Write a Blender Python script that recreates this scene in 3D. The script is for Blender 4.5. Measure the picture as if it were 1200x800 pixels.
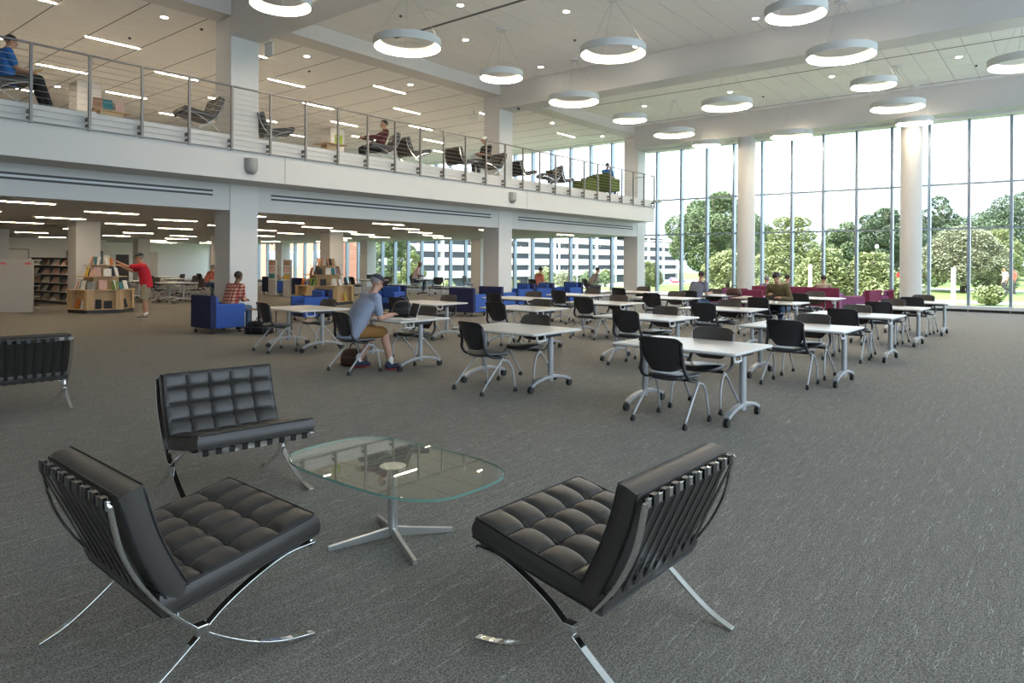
import bpy, math, random
from math import sin, cos, pi, radians as RD, sqrt
from mathutils import Vector, Matrix
random.seed(7)
for o in list(bpy.data.objects): bpy.data.objects.remove(o)
SC = bpy.context.scene
C = SC.collection

# ---------------------------------------------------------------- camera, world, sun, exposure
CAMZ = 1.6
cd = bpy.data.cameras.new('camera'); cam = bpy.data.objects.new('camera', cd); C.objects.link(cam)
cd.sensor_width = 36; cd.lens = 806.4*36/1200; cd.shift_y = -93.6/1200; cd.clip_end = 900; cd.clip_start = .05
cam.matrix_world = Matrix.Translation((0, 0, CAMZ)) @ Matrix.Rotation(RD(39.05), 4, 'Z') @ Matrix.Rotation(RD(90), 4, 'X') @ Matrix.Rotation(.0063, 4, 'Z')
SC.camera = cam
SC.view_settings.view_transform = 'Standard'; SC.view_settings.look = 'None'
SC.view_settings.gamma = 1; SC.view_settings.use_curve_mapping = False
SC.view_settings.exposure = 1.0
W = bpy.data.worlds.new('world'); SC.world = W; W.use_nodes = True
SKY = 2.25
bg = W.node_tree.nodes['Background']; bg.inputs[0].default_value = (.73, .86, 1.0, 1); bg.inputs[1].default_value = SKY
sd = bpy.data.lights.new('sun', 'SUN'); sd.energy = 5.0; sd.angle = RD(.6); sd.color = (1, .93, .82)
so = bpy.data.objects.new('sun', sd); C.objects.link(so); so.rotation_euler = (RD(42), 0, RD(-28))
LAMP = 21.0      # strength of the lamp diffusers
FILL = 1.0

# ---------------------------------------------------------------- materials
def mat(name, col, rough=.6, metal=0, emit=None, es=0, noise=0, nscale=8, spec=.5, bump=0, bscale=60, coat=0, trans=0):
    m = bpy.data.materials.new(name); m.use_nodes = True
    nt = m.node_tree; b = nt.nodes['Principled BSDF']
    b.inputs['Base Color'].default_value = (*col, 1); b.inputs['Roughness'].default_value = rough
    b.inputs['Metallic'].default_value = metal; b.inputs['Specular IOR Level'].default_value = spec
    if coat: b.inputs['Coat Weight'].default_value = coat; b.inputs['Coat Roughness'].default_value = .25
    if trans: b.inputs['Transmission Weight'].default_value = trans
    if emit: b.inputs['Emission Color'].default_value = (*emit, 1); b.inputs['Emission Strength'].default_value = es
    if noise or bump:
        tc = nt.nodes.new('ShaderNodeTexCoord')
        if noise:
            n = nt.nodes.new('ShaderNodeTexNoise'); n.inputs['Scale'].default_value = nscale; n.inputs['Detail'].default_value = 5
            nt.links.new(tc.outputs['Object'], n.inputs['Vector'])
            mx = nt.nodes.new('ShaderNodeMix'); mx.data_type = 'RGBA'
            mx.inputs[6].default_value = (*[c*(1-noise) for c in col], 1); mx.inputs[7].default_value = (*[min(1, c*(1+noise)) for c in col], 1)
            nt.links.new(n.outputs[0], mx.inputs[0]); nt.links.new(mx.outputs[2], b.inputs['Base Color'])
        if bump:
            n2 = nt.nodes.new('ShaderNodeTexNoise'); n2.inputs['Scale'].default_value = bscale; n2.inputs['Detail'].default_value = 4
            nt.links.new(tc.outputs['Object'], n2.inputs['Vector'])
            bp = nt.nodes.new('ShaderNodeBump'); bp.inputs['Strength'].default_value = bump; bp.inputs['Distance'].default_value = .01
            nt.links.new(n2.outputs[0], bp.inputs['Height']); nt.links.new(bp.outputs[0], b.inputs['Normal'])
    return m
def glassmat(name, tint, refl=.07):
    m = bpy.data.materials.new(name); m.use_nodes = True; nt = m.node_tree; nt.nodes.clear()
    out = nt.nodes.new('ShaderNodeOutputMaterial'); mx = nt.nodes.new('ShaderNodeMixShader')
    t = nt.nodes.new('ShaderNodeBsdfTransparent'); t.inputs[0].default_value = (*tint, 1)
    g = nt.nodes.new('ShaderNodeBsdfGlossy'); g.inputs['Roughness'].default_value = .0
    # Schlick reflectance, the same for both sides of a pane
    ge = nt.nodes.new('ShaderNodeNewGeometry'); dt = nt.nodes.new('ShaderNodeVectorMath'); dt.operation = 'DOT_PRODUCT'
    nt.links.new(ge.outputs['Normal'], dt.inputs[0]); nt.links.new(ge.outputs['Incoming'], dt.inputs[1])
    def mm(op, x, y=None):
        n = nt.nodes.new('ShaderNodeMath'); n.operation = op; n.use_clamp = op != 'ABSOLUTE'
        for q, v in ((0, x), (1, y)):
            if v is None: continue
            if isinstance(v, (int, float)): n.inputs[q].default_value = v
            else: nt.links.new(v, n.inputs[q])
        return n.outputs[0]
    p5 = mm('POWER', mm('SUBTRACT', 1.0, mm('ABSOLUTE', dt.outputs['Value'])), 5.0)
    nt.links.new(mm('ADD', mm('MULTIPLY', p5, 1-refl), refl), mx.inputs[0])
    nt.links.new(t.outputs[0], mx.inputs[1]); nt.links.new(g.outputs[0], mx.inputs[2]); nt.links.new(mx.outputs[0], out.inputs[0])
    return m

def carpet_mat():
    m = bpy.data.materials.new('carpet'); m.use_nodes = True; nt = m.node_tree; b = nt.nodes['Principled BSDF']; L = nt.links.new
    b.inputs['Roughness'].default_value = .95; b.inputs['Specular IOR Level'].default_value = .15
    tc = nt.nodes.new('ShaderNodeTexCoord')
    def mapn(rot, sc):
        mp = nt.nodes.new('ShaderNodeMapping'); mp.inputs['Rotation'].default_value = rot; mp.inputs['Scale'].default_value = sc
        L(tc.outputs['Object'], mp.inputs['Vector']); return mp
    def ramp(inp, p0, p1, c0=(0,0,0,1), c1=(1,1,1,1)):
        r = nt.nodes.new('ShaderNodeValToRGB'); e = r.color_ramp.elements
        e[0].position = p0; e[1].position = p1; e[0].color = c0; e[1].color = c1; L(inp, r.inputs[0]); return r
    def math(op, a, bb):
        n = nt.nodes.new('ShaderNodeMath'); n.operation = op
        for i, x in ((0, a), (1, bb)):
            if isinstance(x, (int, float)): n.inputs[i].default_value = x
            else: L(x, n.inputs[i])
        return n.outputs[0]
    mp = mapn((0, 0, pi/2), (1, 1, 1))
    def bricks(w, h, thr, mort=.25):
        br = nt.nodes.new('ShaderNodeTexBrick'); L(mp.outputs[0], br.inputs['Vector'])
        br.inputs['Color1'].default_value = (0,0,0,1); br.inputs['Color2'].default_value = (1,1,1,1); br.inputs['Mortar'].default_value = (0,0,0,1)
        br.inputs['Scale'].default_value = 1; br.inputs['Brick Width'].default_value = w; br.inputs['Row Height'].default_value = h
        br.inputs['Mortar Size'].default_value = h*mort; br.inputs['Mortar Smooth'].default_value = .3; br.offset = .37; br.offset_frequency = 2
        return ramp(br.outputs['Color'], thr, min(1, thr+.06)).outputs[0], br
    d1, b1 = bricks(.095, .0050, .90); d3, b3 = bricks(.0125, .0052, .30); d1 = math('MULTIPLY', d1, d3)
    d2, b2 = bricks(.014, .0055, .55)
    big = nt.nodes.new('ShaderNodeTexNoise'); big.inputs['Scale'].default_value = 1.0; big.inputs['Detail'].default_value = 3
    mp2 = mapn((0, 0, 0), (30, 3, 1)); L(mp2.outputs[0], big.inputs['Vector'])
    bigr = ramp(big.outputs[0], .38, .62)
    fine = nt.nodes.new('ShaderNodeTexNoise'); fine.inputs['Scale'].default_value = 130; fine.inputs['Detail'].default_value = 2
    L(tc.outputs['Object'], fine.inputs['Vector'])
    mxa = nt.nodes.new('ShaderNodeMix'); mxa.data_type = 'RGBA'
    mxa.inputs[6].default_value = (.080, .074, .064, 1); mxa.inputs[7].default_value = (.52, .488, .435, 1)
    fr_ = ramp(fine.outputs[0], .36, .64); f1 = math('ADD', math('MULTIPLY', fr_.outputs[0], .42), math('MULTIPLY', bigr.outputs[0], .05))
    f2 = math('ADD', f1, math('MULTIPLY', d2, .28)); L(math('ADD', f2, .02), mxa.inputs[0]); mxa.clamp_factor = True
    mxb = nt.nodes.new('ShaderNodeMix'); mxb.data_type = 'RGBA'; L(mxa.outputs[2], mxb.inputs[6]); mxb.inputs[7].default_value = (.74, .72, .68, 1)
    L(math('MULTIPLY', d1, math('ADD', math('MULTIPLY', bigr.outputs[0], .25), .70)), mxb.inputs[0]); L(mxb.outputs[2], b.inputs['Base Color'])
    bp = nt.nodes.new('ShaderNodeBump'); bp.inputs['Strength'].default_value = .5; bp.inputs['Distance'].default_value = .004
    L(math('ADD', fine.outputs[0], d2), bp.inputs['Height']); L(bp.outputs[0], b.inputs['Normal'])
    return m
def brick_mat():
    m = mat('red_brick', (.5, .2, .12), .85); nt = m.node_tree; b = nt.nodes['Principled BSDF']
    tc = nt.nodes.new('ShaderNodeTexCoord'); mp = nt.nodes.new('ShaderNodeMapping'); mp.inputs['Rotation'].default_value = (pi/2, 0, 0)
    br = nt.nodes.new('ShaderNodeTexBrick'); br.inputs['Scale'].default_value = 1; br.inputs['Brick Width'].default_value = .5; br.inputs['Row Height'].default_value = .18
    br.inputs['Mortar Size'].default_value = .02
    br.inputs['Color1'].default_value = (.40, .14, .085, 1); br.inputs['Color2'].default_value = (.48, .19, .12, 1); br.inputs['Mortar'].default_value = (.5, .36, .28, 1)
    nt.links.new(tc.outputs['Object'], mp.inputs[0]); nt.links.new(mp.outputs[0], br.inputs[0]); nt.links.new(br.outputs[0], b.inputs['Base Color']); return m

M = dict(
 white=mat('white_paint', (.55, .548, .54), .7, noise=.02, nscale=2), column=mat('column_paint', (.60, .595, .585), .65, noise=.02),
 ceil=mat('ceiling_panel', (.74, .735, .72), .85, noise=.03, nscale=30), back=mat('ceiling_backing', (.78, .77, .75), .8),
 dark=mat('dark_joint', (.10, .10, .10), .7), slot=mat('air_slot', (.05, .05, .05), .5), wood=mat('light_maple', (.50, .34, .17), .45, noise=.12, nscale=5),
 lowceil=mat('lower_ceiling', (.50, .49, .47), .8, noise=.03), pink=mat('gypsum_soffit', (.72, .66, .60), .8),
 mull=mat('anodised_mullion', (.30, .36, .44), .35, .55), sill=mat('sill_enclosure', (.62, .64, .66), .5), rail=mat('railing_metal', (.20, .19, .185), .45, .5),
 cable=mat('steel_cable', (.5, .5, .5), .35, .8), chrome=mat('chrome', (.78, .78, .78), .07, 1.0), steel=mat('brushed_steel', (.62, .62, .62), .28, .9),
 leather=mat('black_leather', (.040, .035, .032), .38, bump=.12, bscale=220, spec=.55), strap=mat('leather_strap', (.022, .020, .019), .35),
 piping=mat('leather_piping', (.012, .011, .011), .45), shell=mat('black_shell', (.022, .022, .026), .42), pad=mat('taupe_upholstery', (.060, .050, .044), .7), seatpad=mat('black_vinyl', (.020, .021, .028), .30),
 caster=mat('caster_rubber', (.016, .016, .017), .5), silver=mat('silver_paint', (.42, .43, .45), .35, .35), laminate=mat('white_laminate', (.56, .54, .51), .32, noise=.02),
 edge=mat('laminate_edge', (.62, .62, .61), .45), navy=mat('navy_fabric', (.014, .02, .075), .9, bump=.2), blue=mat('blue_fabric', (.028, .09, .36), .85, bump=.2),
 maroon=mat('maroon_fabric', (.16, .018, .055), .85, bump=.2), purple=mat('purple_fabric', (.26, .09, .24), .85), green=mat('green_fabric', (.10, .13, .03), .9),
 lamp=mat('lamp_body', (.60, .62, .62), .5), glow=mat('lamp_diffuser', (1, 1, 1), .5, emit=(1, .81, .58), es=LAMP), glow2=mat('linear_diffuser', (1, 1, 1), .5, emit=(1, .81, .58), es=LAMP*3.0), glow3=mat('dim_strip_diffuser', (.6, .55, .45), .5, emit=(1, .80, .56), es=60),
 down=mat('downlight_lens', (1, 1, 1), .5, emit=(1, .9, .76), es=45), glass=glassmat('window_glass', (.97, .985, .98), .035), tglass=glassmat('table_glass', (.92, .96, .94), .05),
 gedge=mat('glass_edge', (.16, .34, .29), .12, spec=.8), carpet=carpet_mat(), grass=mat('lawn', (.17, .25, .06), .95, noise=.35, nscale=.8), pave=mat('pavement', (.50, .48, .45), .9, noise=.1),
 leafa=mat('leaves_mid', (.20, .26, .13), .7, noise=.4, nscale=1.5), leafb=mat('leaves_yellow_green', (.34, .38, .18), .7, noise=.35, nscale=1.5), leafc=mat('leaves_dark', (.14, .19, .11), .7, noise=.4, nscale=1.5),
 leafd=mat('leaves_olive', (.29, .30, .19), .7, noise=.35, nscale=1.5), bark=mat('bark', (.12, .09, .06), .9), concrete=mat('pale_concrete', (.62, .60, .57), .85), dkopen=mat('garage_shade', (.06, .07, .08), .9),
 brick=brick_mat(), trim=mat('white_trim', (.75, .74, .72), .6), winglass=mat('dull_pane', (.22, .30, .38), .2), skin=mat('skin_light', (.50, .27, .19), .55), skind=mat('skin_dark', (.13, .065, .04), .55), skinm=mat('skin_tan', (.42, .22, .14), .55),
 hairb=mat('dark_hair', (.02, .015, .012), .7), hairg=mat('grey_hair', (.25, .24, .23), .8), black=mat('black_plastic', (.015, .015, .017), .35), paper=mat('paper', (.72, .70, .66), .8), screen=mat('laptop_screen', (.03, .032, .035), .55, spec=.2), alu=mat('laptop_shell', (.65, .65, .66), .35, .5),
 shelfm=mat('shelf_enamel', (.42, .41, .39), .55), red=mat('red_paint', (.55, .03, .03), .35), bag=mat('brown_leather_bag', (.06, .022, .015), .5), spk=mat('speaker_grey', (.30, .30, .29), .6), signm=mat('sign_pink', (.60, .14, .14), .6),
)
def cloth(name, col, noise=.12): return mat(name, col, .9, noise=noise, nscale=12)

# ---------------------------------------------------------------- mesh builder
class MB:
    def __init__(s): s.v = []; s.f = []; s.mi = []; s.cur = 0
    def add(s, vs, fs):
        o = len(s.v); s.v += [tuple(v) for v in vs]; s.f += [tuple(i+o for i in f) for f in fs]; s.mi += [s.cur]*len(fs); return s
    def box(s, x0, x1, y0, y1, z0, z1, T=None):
        vs = [(x, y, z) for z in (z0, z1) for y in (y0, y1) for x in (x0, x1)]
        if T: vs = [T(Vector(v)) for v in vs]
        return s.add(vs, [(0,2,3,1),(4,5,7,6),(0,1,5,4),(2,6,7,3),(0,4,6,2),(1,3,7,5)])
    def rbox(s, x0, x1, y0, y1, z0, z1, r, n=3, T=None):
        """box with rounded vertical corners and eased top/bottom edges"""
        e = min(r*.5, (z1-z0)*.35); rings = []
        for z, ins in ((z0, e), (z0+e, 0), (z1-e, 0), (z1, e)):
            ring = []
            for cx, cy, a0 in ((x1-r, y1-r, 0), (x0+r, y1-r, pi/2), (x0+r, y0+r, pi), (x1-r, y0+r, 1.5*pi)):
                for k in range(n+1):
                    a = a0+k*pi/2/n; ring.append((cx+(r-ins)*cos(a), cy+(r-ins)*sin(a), z))
            rings.append(ring)
        return s.loft(rings, T=T)
    def loft(s, rings, cap=True, closed=True, T=None):
        n = len(rings[0]); vs = [p for r in rings for p in r]
        if T: vs = [T(Vector(v)) for v in vs]
        fs = []
        for i in range(len(rings)-1):
            for k in range(n if closed else n-1):
                a = i*n+k; b = i*n+(k+1) % n; fs.append((a, b, b+n, a+n))
        if cap: fs.append(tuple(reversed(range(n)))); fs.append(tuple(range((len(rings)-1)*n, len(rings)*n)))
        return s.add(vs, fs)
    def tube(s, pts, r, n=8, rs=None, flat=None):
        pts = [Vector(p) for p in pts]; rings = []; up = None
        for i, p in enumerate(pts):
            d = (pts[min(i+1, len(pts)-1)]-pts[max(i-1, 0)]).normalized()
            if up is None: up = Vector((0, 0, 1)) if abs(d.z) < .9 else Vector((0, 1, 0))
            a = d.cross(up); a = a.normalized() if a.length > 1e-5 else Vector((1, 0, 0)); b = a.cross(d).normalized(); up = b
            rr = rs[i] if rs else r
            rings.append([p+a*rr*cos(2*pi*k/n)+b*rr*sin(2*pi*k/n)*(flat or 1) for k in range(n)])
        return s.loft(rings)
    def cyl(s, x, y, z0, z1, r, n=16, r1=None):
        r1 = r if r1 is None else r1
        return s.loft([[(x+q*cos(2*pi*k/n), y+q*sin(2*pi*k/n), z) for k in range(n)] for z, q in ((z0, r), (z1, r1))])
    def bar(s, pts, w, t, axis=Vector((1, 0, 0))):
        """flat bar: width w along axis, thickness t in plane, following pts"""
        pts = [Vector(p) for p in pts]; rings = []
        for i, p in enumerate(pts):
            d = (pts[min(i+1, len(pts)-1)]-pts[max(i-1, 0)]).normalized(); nn = d.cross(axis).normalized()
            rings.append([p+axis*w/2+nn*t/2, p-axis*w/2+nn*t/2, p-axis*w/2-nn*t/2, p+axis*w/2-nn*t/2])
        return s.loft(rings)
    def limb(s, p0, r0, p1, r1, n=10):
        p0 = Vector(p0); p1 = Vector(p1); d = (p1-p0); L = d.length; d = d/L if L > 1e-6 else Vector((0, 0, 1))
        st = []
        for a in (-80, -45): st.append((r0*sin(RD(a)), r0*cos(RD(a))))
        st += [(0, r0), (L, r1)]
        for a in (45, 80): st.append((L+r1*sin(RD(a)), r1*cos(RD(a))))
        u = d.cross(Vector((0, 0, 1))); u = u.normalized() if u.length > 1e-3 else Vector((1, 0, 0)); w = d.cross(u)
        return s.loft([[p0+d*t+u*q*cos(2*pi*k/n)+w*q*sin(2*pi*k/n) for k in range(n)] for t, q in st])
    def ell(s, c, rx, ry, rz, R=None, n=12, m=8, cut=None):
        c = Vector(c); rings = []
        for j in range(1, m):
            a = -pi/2+pi*j/m; ring = []
            for k in range(n):
                p = Vector((rx*cos(a)*cos(2*pi*k/n), ry*cos(a)*sin(2*pi*k/n), rz*sin(a)))
                if cut is not None: p.z = max(p.z, cut*rz)
                ring.append(c+(R @ p if R else p))
            rings.append(ring)
        return s.loft(rings)
    def build(s, name, m, parent=None, smooth=False, ms=None, bevel=0):
        me = bpy.data.meshes.new(name); me.from_pydata(s.v, [], s.f); me.validate()
        for mm in (ms or [m]): me.materials.append(mm)
        if ms and len(me.polygons) == len(s.mi): me.polygons.foreach_set('material_index', s.mi)
        if smooth: me.polygons.foreach_set('use_smooth', [True]*len(me.polygons))
        me.update()
        o = bpy.data.objects.new(name, me); C.objects.link(o)
        if parent: o.parent = parent
        if bevel:
            b = o.modifiers.new('b', 'BEVEL'); b.width = bevel; b.segments = 2; b.limit_method = 'ANGLE'
        return o
def smooth_by_angle(o, deg=40):
    me = o.data
    me.polygons.foreach_set('use_smooth', [True]*len(me.polygons))
    try: me.set_sharp_from_angle(angle=RD(deg))
    except Exception: pass
    return o
def share(src, name, parent, loc=(0, 0, 0), rot=None, kind=None):
    o = bpy.data.objects.new(name, src.data if hasattr(src, 'data') else src); C.objects.link(o); o.parent = parent; o.location = loc
    if rot: o.rotation_euler = rot
    return o
def tag(o, label=None, cat=None, group=None, kind=None):
    if label: o['label'] = label
    if cat: o['category'] = cat
    if group: o['group'] = group
    if kind: o['kind'] = kind
    return o
def empty(name, loc=(0, 0, 0), rz=0):
    o = bpy.data.objects.new(name, None); C.objects.link(o); o.location = loc; o.rotation_euler = (0, 0, rz); o.empty_display_size = .1; return o
def thing(name, label, cat, loc=(0, 0, 0), rz=0, group=None): return tag(empty(name, loc, rz), label, cat, group)
def dup(src, loc, rz, label, group=None, swap=None):
    def rec(o, par):
        c = o.copy(); C.objects.link(c); c.parent = par
        for ch in o.children:
            rec(ch, c)
        return c
    r = rec(src, None); r.location = loc; r.rotation_euler = (0, 0, rz); r['label'] = label
    if group: r['group'] = group
    return r
def bez(pts, n=24):
    """Catmull-Rom through pts"""
    P = [Vector(p) for p in pts]; P = [2*P[0]-P[1]]+P+[2*P[-1]-P[-2]]; out = []
    m = len(P)-3
    for i in range(m):
        for k in range(n//m+1):
            t = k/(n//m+1); a, b, c, d = P[i:i+4]
            out.append(.5*((2*b)+(-a+c)*t+(2*a-5*b+4*c-d)*t*t+(-a+3*b-3*c+d)*t**3))
    out.append(P[-2]); return out
ORD = ['first', 'second', 'third', 'fourth', 'fifth', 'sixth', 'seventh', 'eighth', 'ninth', 'tenth', 'eleventh', 'twelfth']

# ---------------------------------------------------------------- dimensions measured for the place
XC = -14.9; CW = .70; CY = (8.14, 17.66, 27.18); YW = 28.0
FL2 = 4.30; ZC = 7.53; ZG = 7.2; ZL = 2.80
# camera-frame helper used only to look up where measured points stand on the floor
TH = RD(39.05); FP = 806.4; RO = .0063; HY = 306.4
def gp(u, v, z=0.0):
    du, dv = u-600, v-HY; r = (du*cos(RO)+dv*sin(RO))/FP; t = (dv*cos(RO)-du*sin(RO))/FP
    d = (CAMZ-z)/t; return d*(r*cos(TH)-sin(TH)), d*(r*sin(TH)+cos(TH))
def gd(u, d):
    r = (u-600)/FP; return d*(r*cos(TH)-sin(TH)), d*(r*sin(TH)+cos(TH))

# ---------------------------------------------------------------- structure
def S(name, mb, m, parent=None, **k):
    o = mb.build(name, m, parent, **k)
    if not parent: o['kind'] = 'structure'
    return o
def SE(name, loc=(0, 0, 0)):
    e = empty(name, loc); e['kind'] = 'structure'; return e
fl = S('floor', MB().box(-54, 6, -5, YW, -.12, 0), M['carpet'])
S('wall_left', MB().box(-54.3, -54, -5, YW+.3, -.12, 7.9), M['trim'])
S('wall_back', MB().box(-54, 6, -5.3, -5, -.12, 7.9), M['white'])
# pale block walls deep under the gallery
S('wall_inner', MB().box(-54, -47, 5, 17.5, 0, ZL), M['trim'])
# columns: rows at X = XC, -24.2, -33.5, -42.8
colid = 0
def column(x, y, z0, z1, name='column'):
    o = MB().box(x-CW, x, y, y+CW, z0, z1).build(name, M['column'], bevel=.012); o['kind'] = 'structure'; return o
for i, cx in enumerate((XC, -24.2, -33.5, -42.8)):
    for j, cy in enumerate((-1.4,)+CY):
        if i == 0: column(cx, cy, 0, ZC)
        else:
            column(cx, cy, 0, ZL); column(cx, cy, FL2, ZG)
for x in (-10.03, -4.28, 1.45):
    o = MB().cyl(x, 27.15, 0, 6.65, .335, 48).build('round_column', M['column']); smooth_by_angle(o); o['kind'] = 'structure'
# gallery slab and its stepped edge
XE = -13.9
S('gallery_floor', MB().box(-54, XC-.05, -5, YW-.05, ZL+.02, FL2-.03).box(XC-.05, XE-.12, -5, 26.84, 3.37, FL2-.03), M['white'])
S('trim_1', MB().box(XE-.12, XE, -5, 26.84, 3.33, 3.95), M['white'], bevel=.006)
fj = MB()
for y in (8.9, 17.9, -1): fj.box(XE, XE+.002, y, y+.012, 3.34, 3.94)
fj.build('joint_line', M['dark'], bpy.data.objects['trim_1'])
S('trim_2', MB().box(XE-.40, XE-.10, -5, 26.84, 3.90, FL2-.02), M['white'])
S('trim_3', MB().box(-54, XE-.16, -5, YW, FL2-.03, FL2), M['pave'])  # unseen gallery floor top, kept pale to bounce light onto its ceiling
for k, (a, b) in enumerate(((-5, -1.4), (-.7, 8.14), (8.84, 17.66), (18.36, 27.18))):
    o = S('beam', MB().box(XC-.55, XC-.02, a, b, 2.73, 3.36), M['white'])
    s = MB(); p = MB()
    a2, b2 = (a+.35, b-.4)
    for z in (3.055, 3.145): s.box(XC-.02, XC-.012, a2, b2, z-.022, z+.022)
    s.build('air_slot', M['slot'], o); p.box(XC-.02, XC-.004, a2, b2, 3.079, 3.121); p.build('slot_trim', M['sill'], o)
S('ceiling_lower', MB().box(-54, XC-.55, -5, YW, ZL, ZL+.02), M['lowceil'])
S('soffit', MB().box(-40, -26.9, 0, 8.5, ZL-.01, ZL), M['pink'])
S('soffit', MB().box(XC+.0, XE-.12, -5, 26.84, 3.33, 3.36), M['white'])
S('soffit', MB().box(XC-.02, XC+.02, -5, 26.84, 3.33, 3.4), M['white'])
# upper beams
for y0, y1 in ((-1.4, -.7), (8.14, 8.84), (17.66, 18.36)):
    S('beam', MB().box(XC-.02, 6, y0-.03, y1+.03, 6.72, ZC+.1), M['white'])
for a, b in ((-5, -1.4), (-.7, 8.11), (8.87, 17.63), (18.39, 27.2)):
    S('beam', MB().box(XC-.62, XC+.05, a, b, 7.16, ZC+.1), M['white'])
S('beam', MB().box(-14.9, 6, 26.8, 27.5, 6.6, ZC+.1), M['white'])
S('beam', MB().box(-14.9, 6, 27.5, 28.1, 6.52, ZC+.1), M['trim'])
S('beam', MB().box(-54, -14.9, 27.6, 28.1, 7.16, ZC+.1), M['trim'])
S('roof', MB().box(-54.3, 6.4, -5.3, YW+.35, ZC+.1, ZC+.5), M['white'])
# panelled ceilings
def panel_ceiling(name, x0, x1, y0, y1, z, dx, dy, gap, limit, xd=None, joints=(), skip=()):
    e = S(name, MB().box(x0, x1, y0, y1, z+.02, z+.05), M['back'])
    nx = int(round((x1-x0)/dx)); ny = int(round((y1-y0)/dy)); cells = []
    for i in range(nx+1):
        for j in range(ny+1):
            a = x1-(i+1)*dx; b = y0+j*dy
            if a < x0-1e-3 or b+dy > y1+1e-3: continue
            cx, cy = a+dx/2, b+dy/2; dep = -cx*sin(TH)+cy*cos(TH); r = (cx*cos(TH)+cy*sin(TH))/max(dep, .1)
            vis = dep > 2 and abs(r) < .80 and (z-CAMZ)/dep < .41
            cells.append((not vis, dep, a, b))
    cells.sort()
    proto = None; rest = MB()
    for n, (inv, dep, a, b) in enumerate(cells):
        if n < limit and not inv:
            if proto is None:
                proto = MB().box(gap/2, dx-gap/2, gap/2, dy-gap/2, 0, .02).build('ceiling_panel', M['ceil'], e); proto.location = (a, b, z)
            else: share(proto, 'ceiling_panel', e, (a, b, z))
        else: rest.box(a+gap/2, a+dx-gap/2, b+gap/2, b+dy-gap/2, z, z+.02)
    if rest.v: rest.build('ceiling_panel_field', M['ceil'], e)['kind'] = 'stuff'
    for k, (jx0, jx1, jy, w) in enumerate(joints):
        MB().box(jx0, jx1, jy-w/2, jy+w/2, z-.004, z+.001).build('air_slot', M['dark'], e)
    return e
c1 = panel_ceiling('ceiling', XC+.05, 6, 8.87, 17.63, ZC, .635, 1.251, .014, 290, joints=((-14.0, 5, 12.25, .10),))
c2 = panel_ceiling('ceiling', XC+.05, 6, 18.39, 26.8, ZC, .635, 1.2, .018, 290, joints=((-14.0, 5, 22.2, .06), (-14, 5, 26.22, .05)))
c3 = panel_ceiling('ceiling', XC+.05, 6, -.67, 8.11, ZC, .635, 1.251, .014, 290)
S('ceiling', MB().box(XC, 6, -5, -1.4, ZC, ZC+.05), M['ceil'])
c4 = panel_ceiling('ceiling_gallery', -54, XC-.6, 1.6, YW-.4, ZG, .4825, 1.27, .010, 295)
S('ceiling_gallery', MB().box(-54, XC-.6, -5, 1.6, ZG, ZG+.05), M['ceil'])
jj = MB()
y = 1.6
while y < 27.6: jj.box(-54, XC-.62, y-.012, y+.012, ZG-.003, ZG+.003); y += 1.27
jj.build('joint_line', M['dark'], c4)
# window wall: mullions, transoms, panes
MX = [-14.32+1.1643*i for i in range(-34, 18)]
def window_wall(name, xs, zs, full):
    e = SE(name)
    mb = MB().box(-.045, .045, -.18, .06, zs[0], zs[-1]+.02)
    pr = None
    for x in xs:
        if pr is None: pr = mb.build('mullion', M['mull'], e, bevel=.006); pr.location = (x, YW, 0)
        else: share(pr, 'mullion', e, (x, YW, 0)).modifiers.new('b', 'BEVEL').width = .006
    for z in zs[1:-1]: MB().box(xs[0], xs[-1], YW-.09, YW+.05, z-.03, z+.03).build('transom', M['mull'], e)
    for z0, z1 in zip(zs[:-1], zs[1:]):
        g = None
        for x in xs[:-1]:
            if g is None: g = MB().box(.035, 1.1643-.035, YW-.006, YW+.006, z0+.03, z1-.03).build('pane', M['glass'], e); g.location = (x, 0, 0)
            else: share(g, 'pane', e, (x, 0, 0))
    return e
hall_xs = [x for x in MX if x > -16]
gal_xs = [x for x in MX if x <= hall_xs[0]+.01]
window_wall('window_1', hall_xs, (.20, 2.83, 4.36, 6.56), True)
window_wall('window_2', gal_xs, (.20, 2.80), True)
window_wall('window_3', gal_xs, (4.30, 7.18), True)
S('wall_edge', MB().box(-54, -14.95, YW-.1, YW+.1, 2.78, 4.32), M['white'])
sill = S('sill', MB().box(-54, 6, YW-.30, YW-.02, .085, .205), M['sill'], bevel=.006)
fe = MB()
for x in MX: fe.box(x-.02, x+.02, YW-.28, YW-.22, 0, .09)
fe.build('sill_foot', M['silver'], sill)
S('baseboard_far', MB().box(-54, 6, YW-.12, YW-.08, 0, .085), M['dark'])  # dark strip painted in for the shadow below the sill enclosure
# glazed right side of the hall (outside the frame), same mullion rhythm
e = SE('window_4')
pr = MB().box(-.06, .16, -.035, .035, 0, ZC).build('mullion', M['mull'], e); pr.location = (6, -5, 0)
k = 1
while -5+k*1.1643 < YW+.1: share(pr, 'mullion', e, (6, -5+k*1.1643, 0)); k += 1
for z in (.2, 2.83, 4.36, 6.6): MB().box(5.95, 6.05, -5, YW, z-.03, z+.03).build('transom', M['mull'], e)
MB().box(5.995, 6.005, -5, YW, 0, ZC).build('pane', M['glass'], e)
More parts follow.
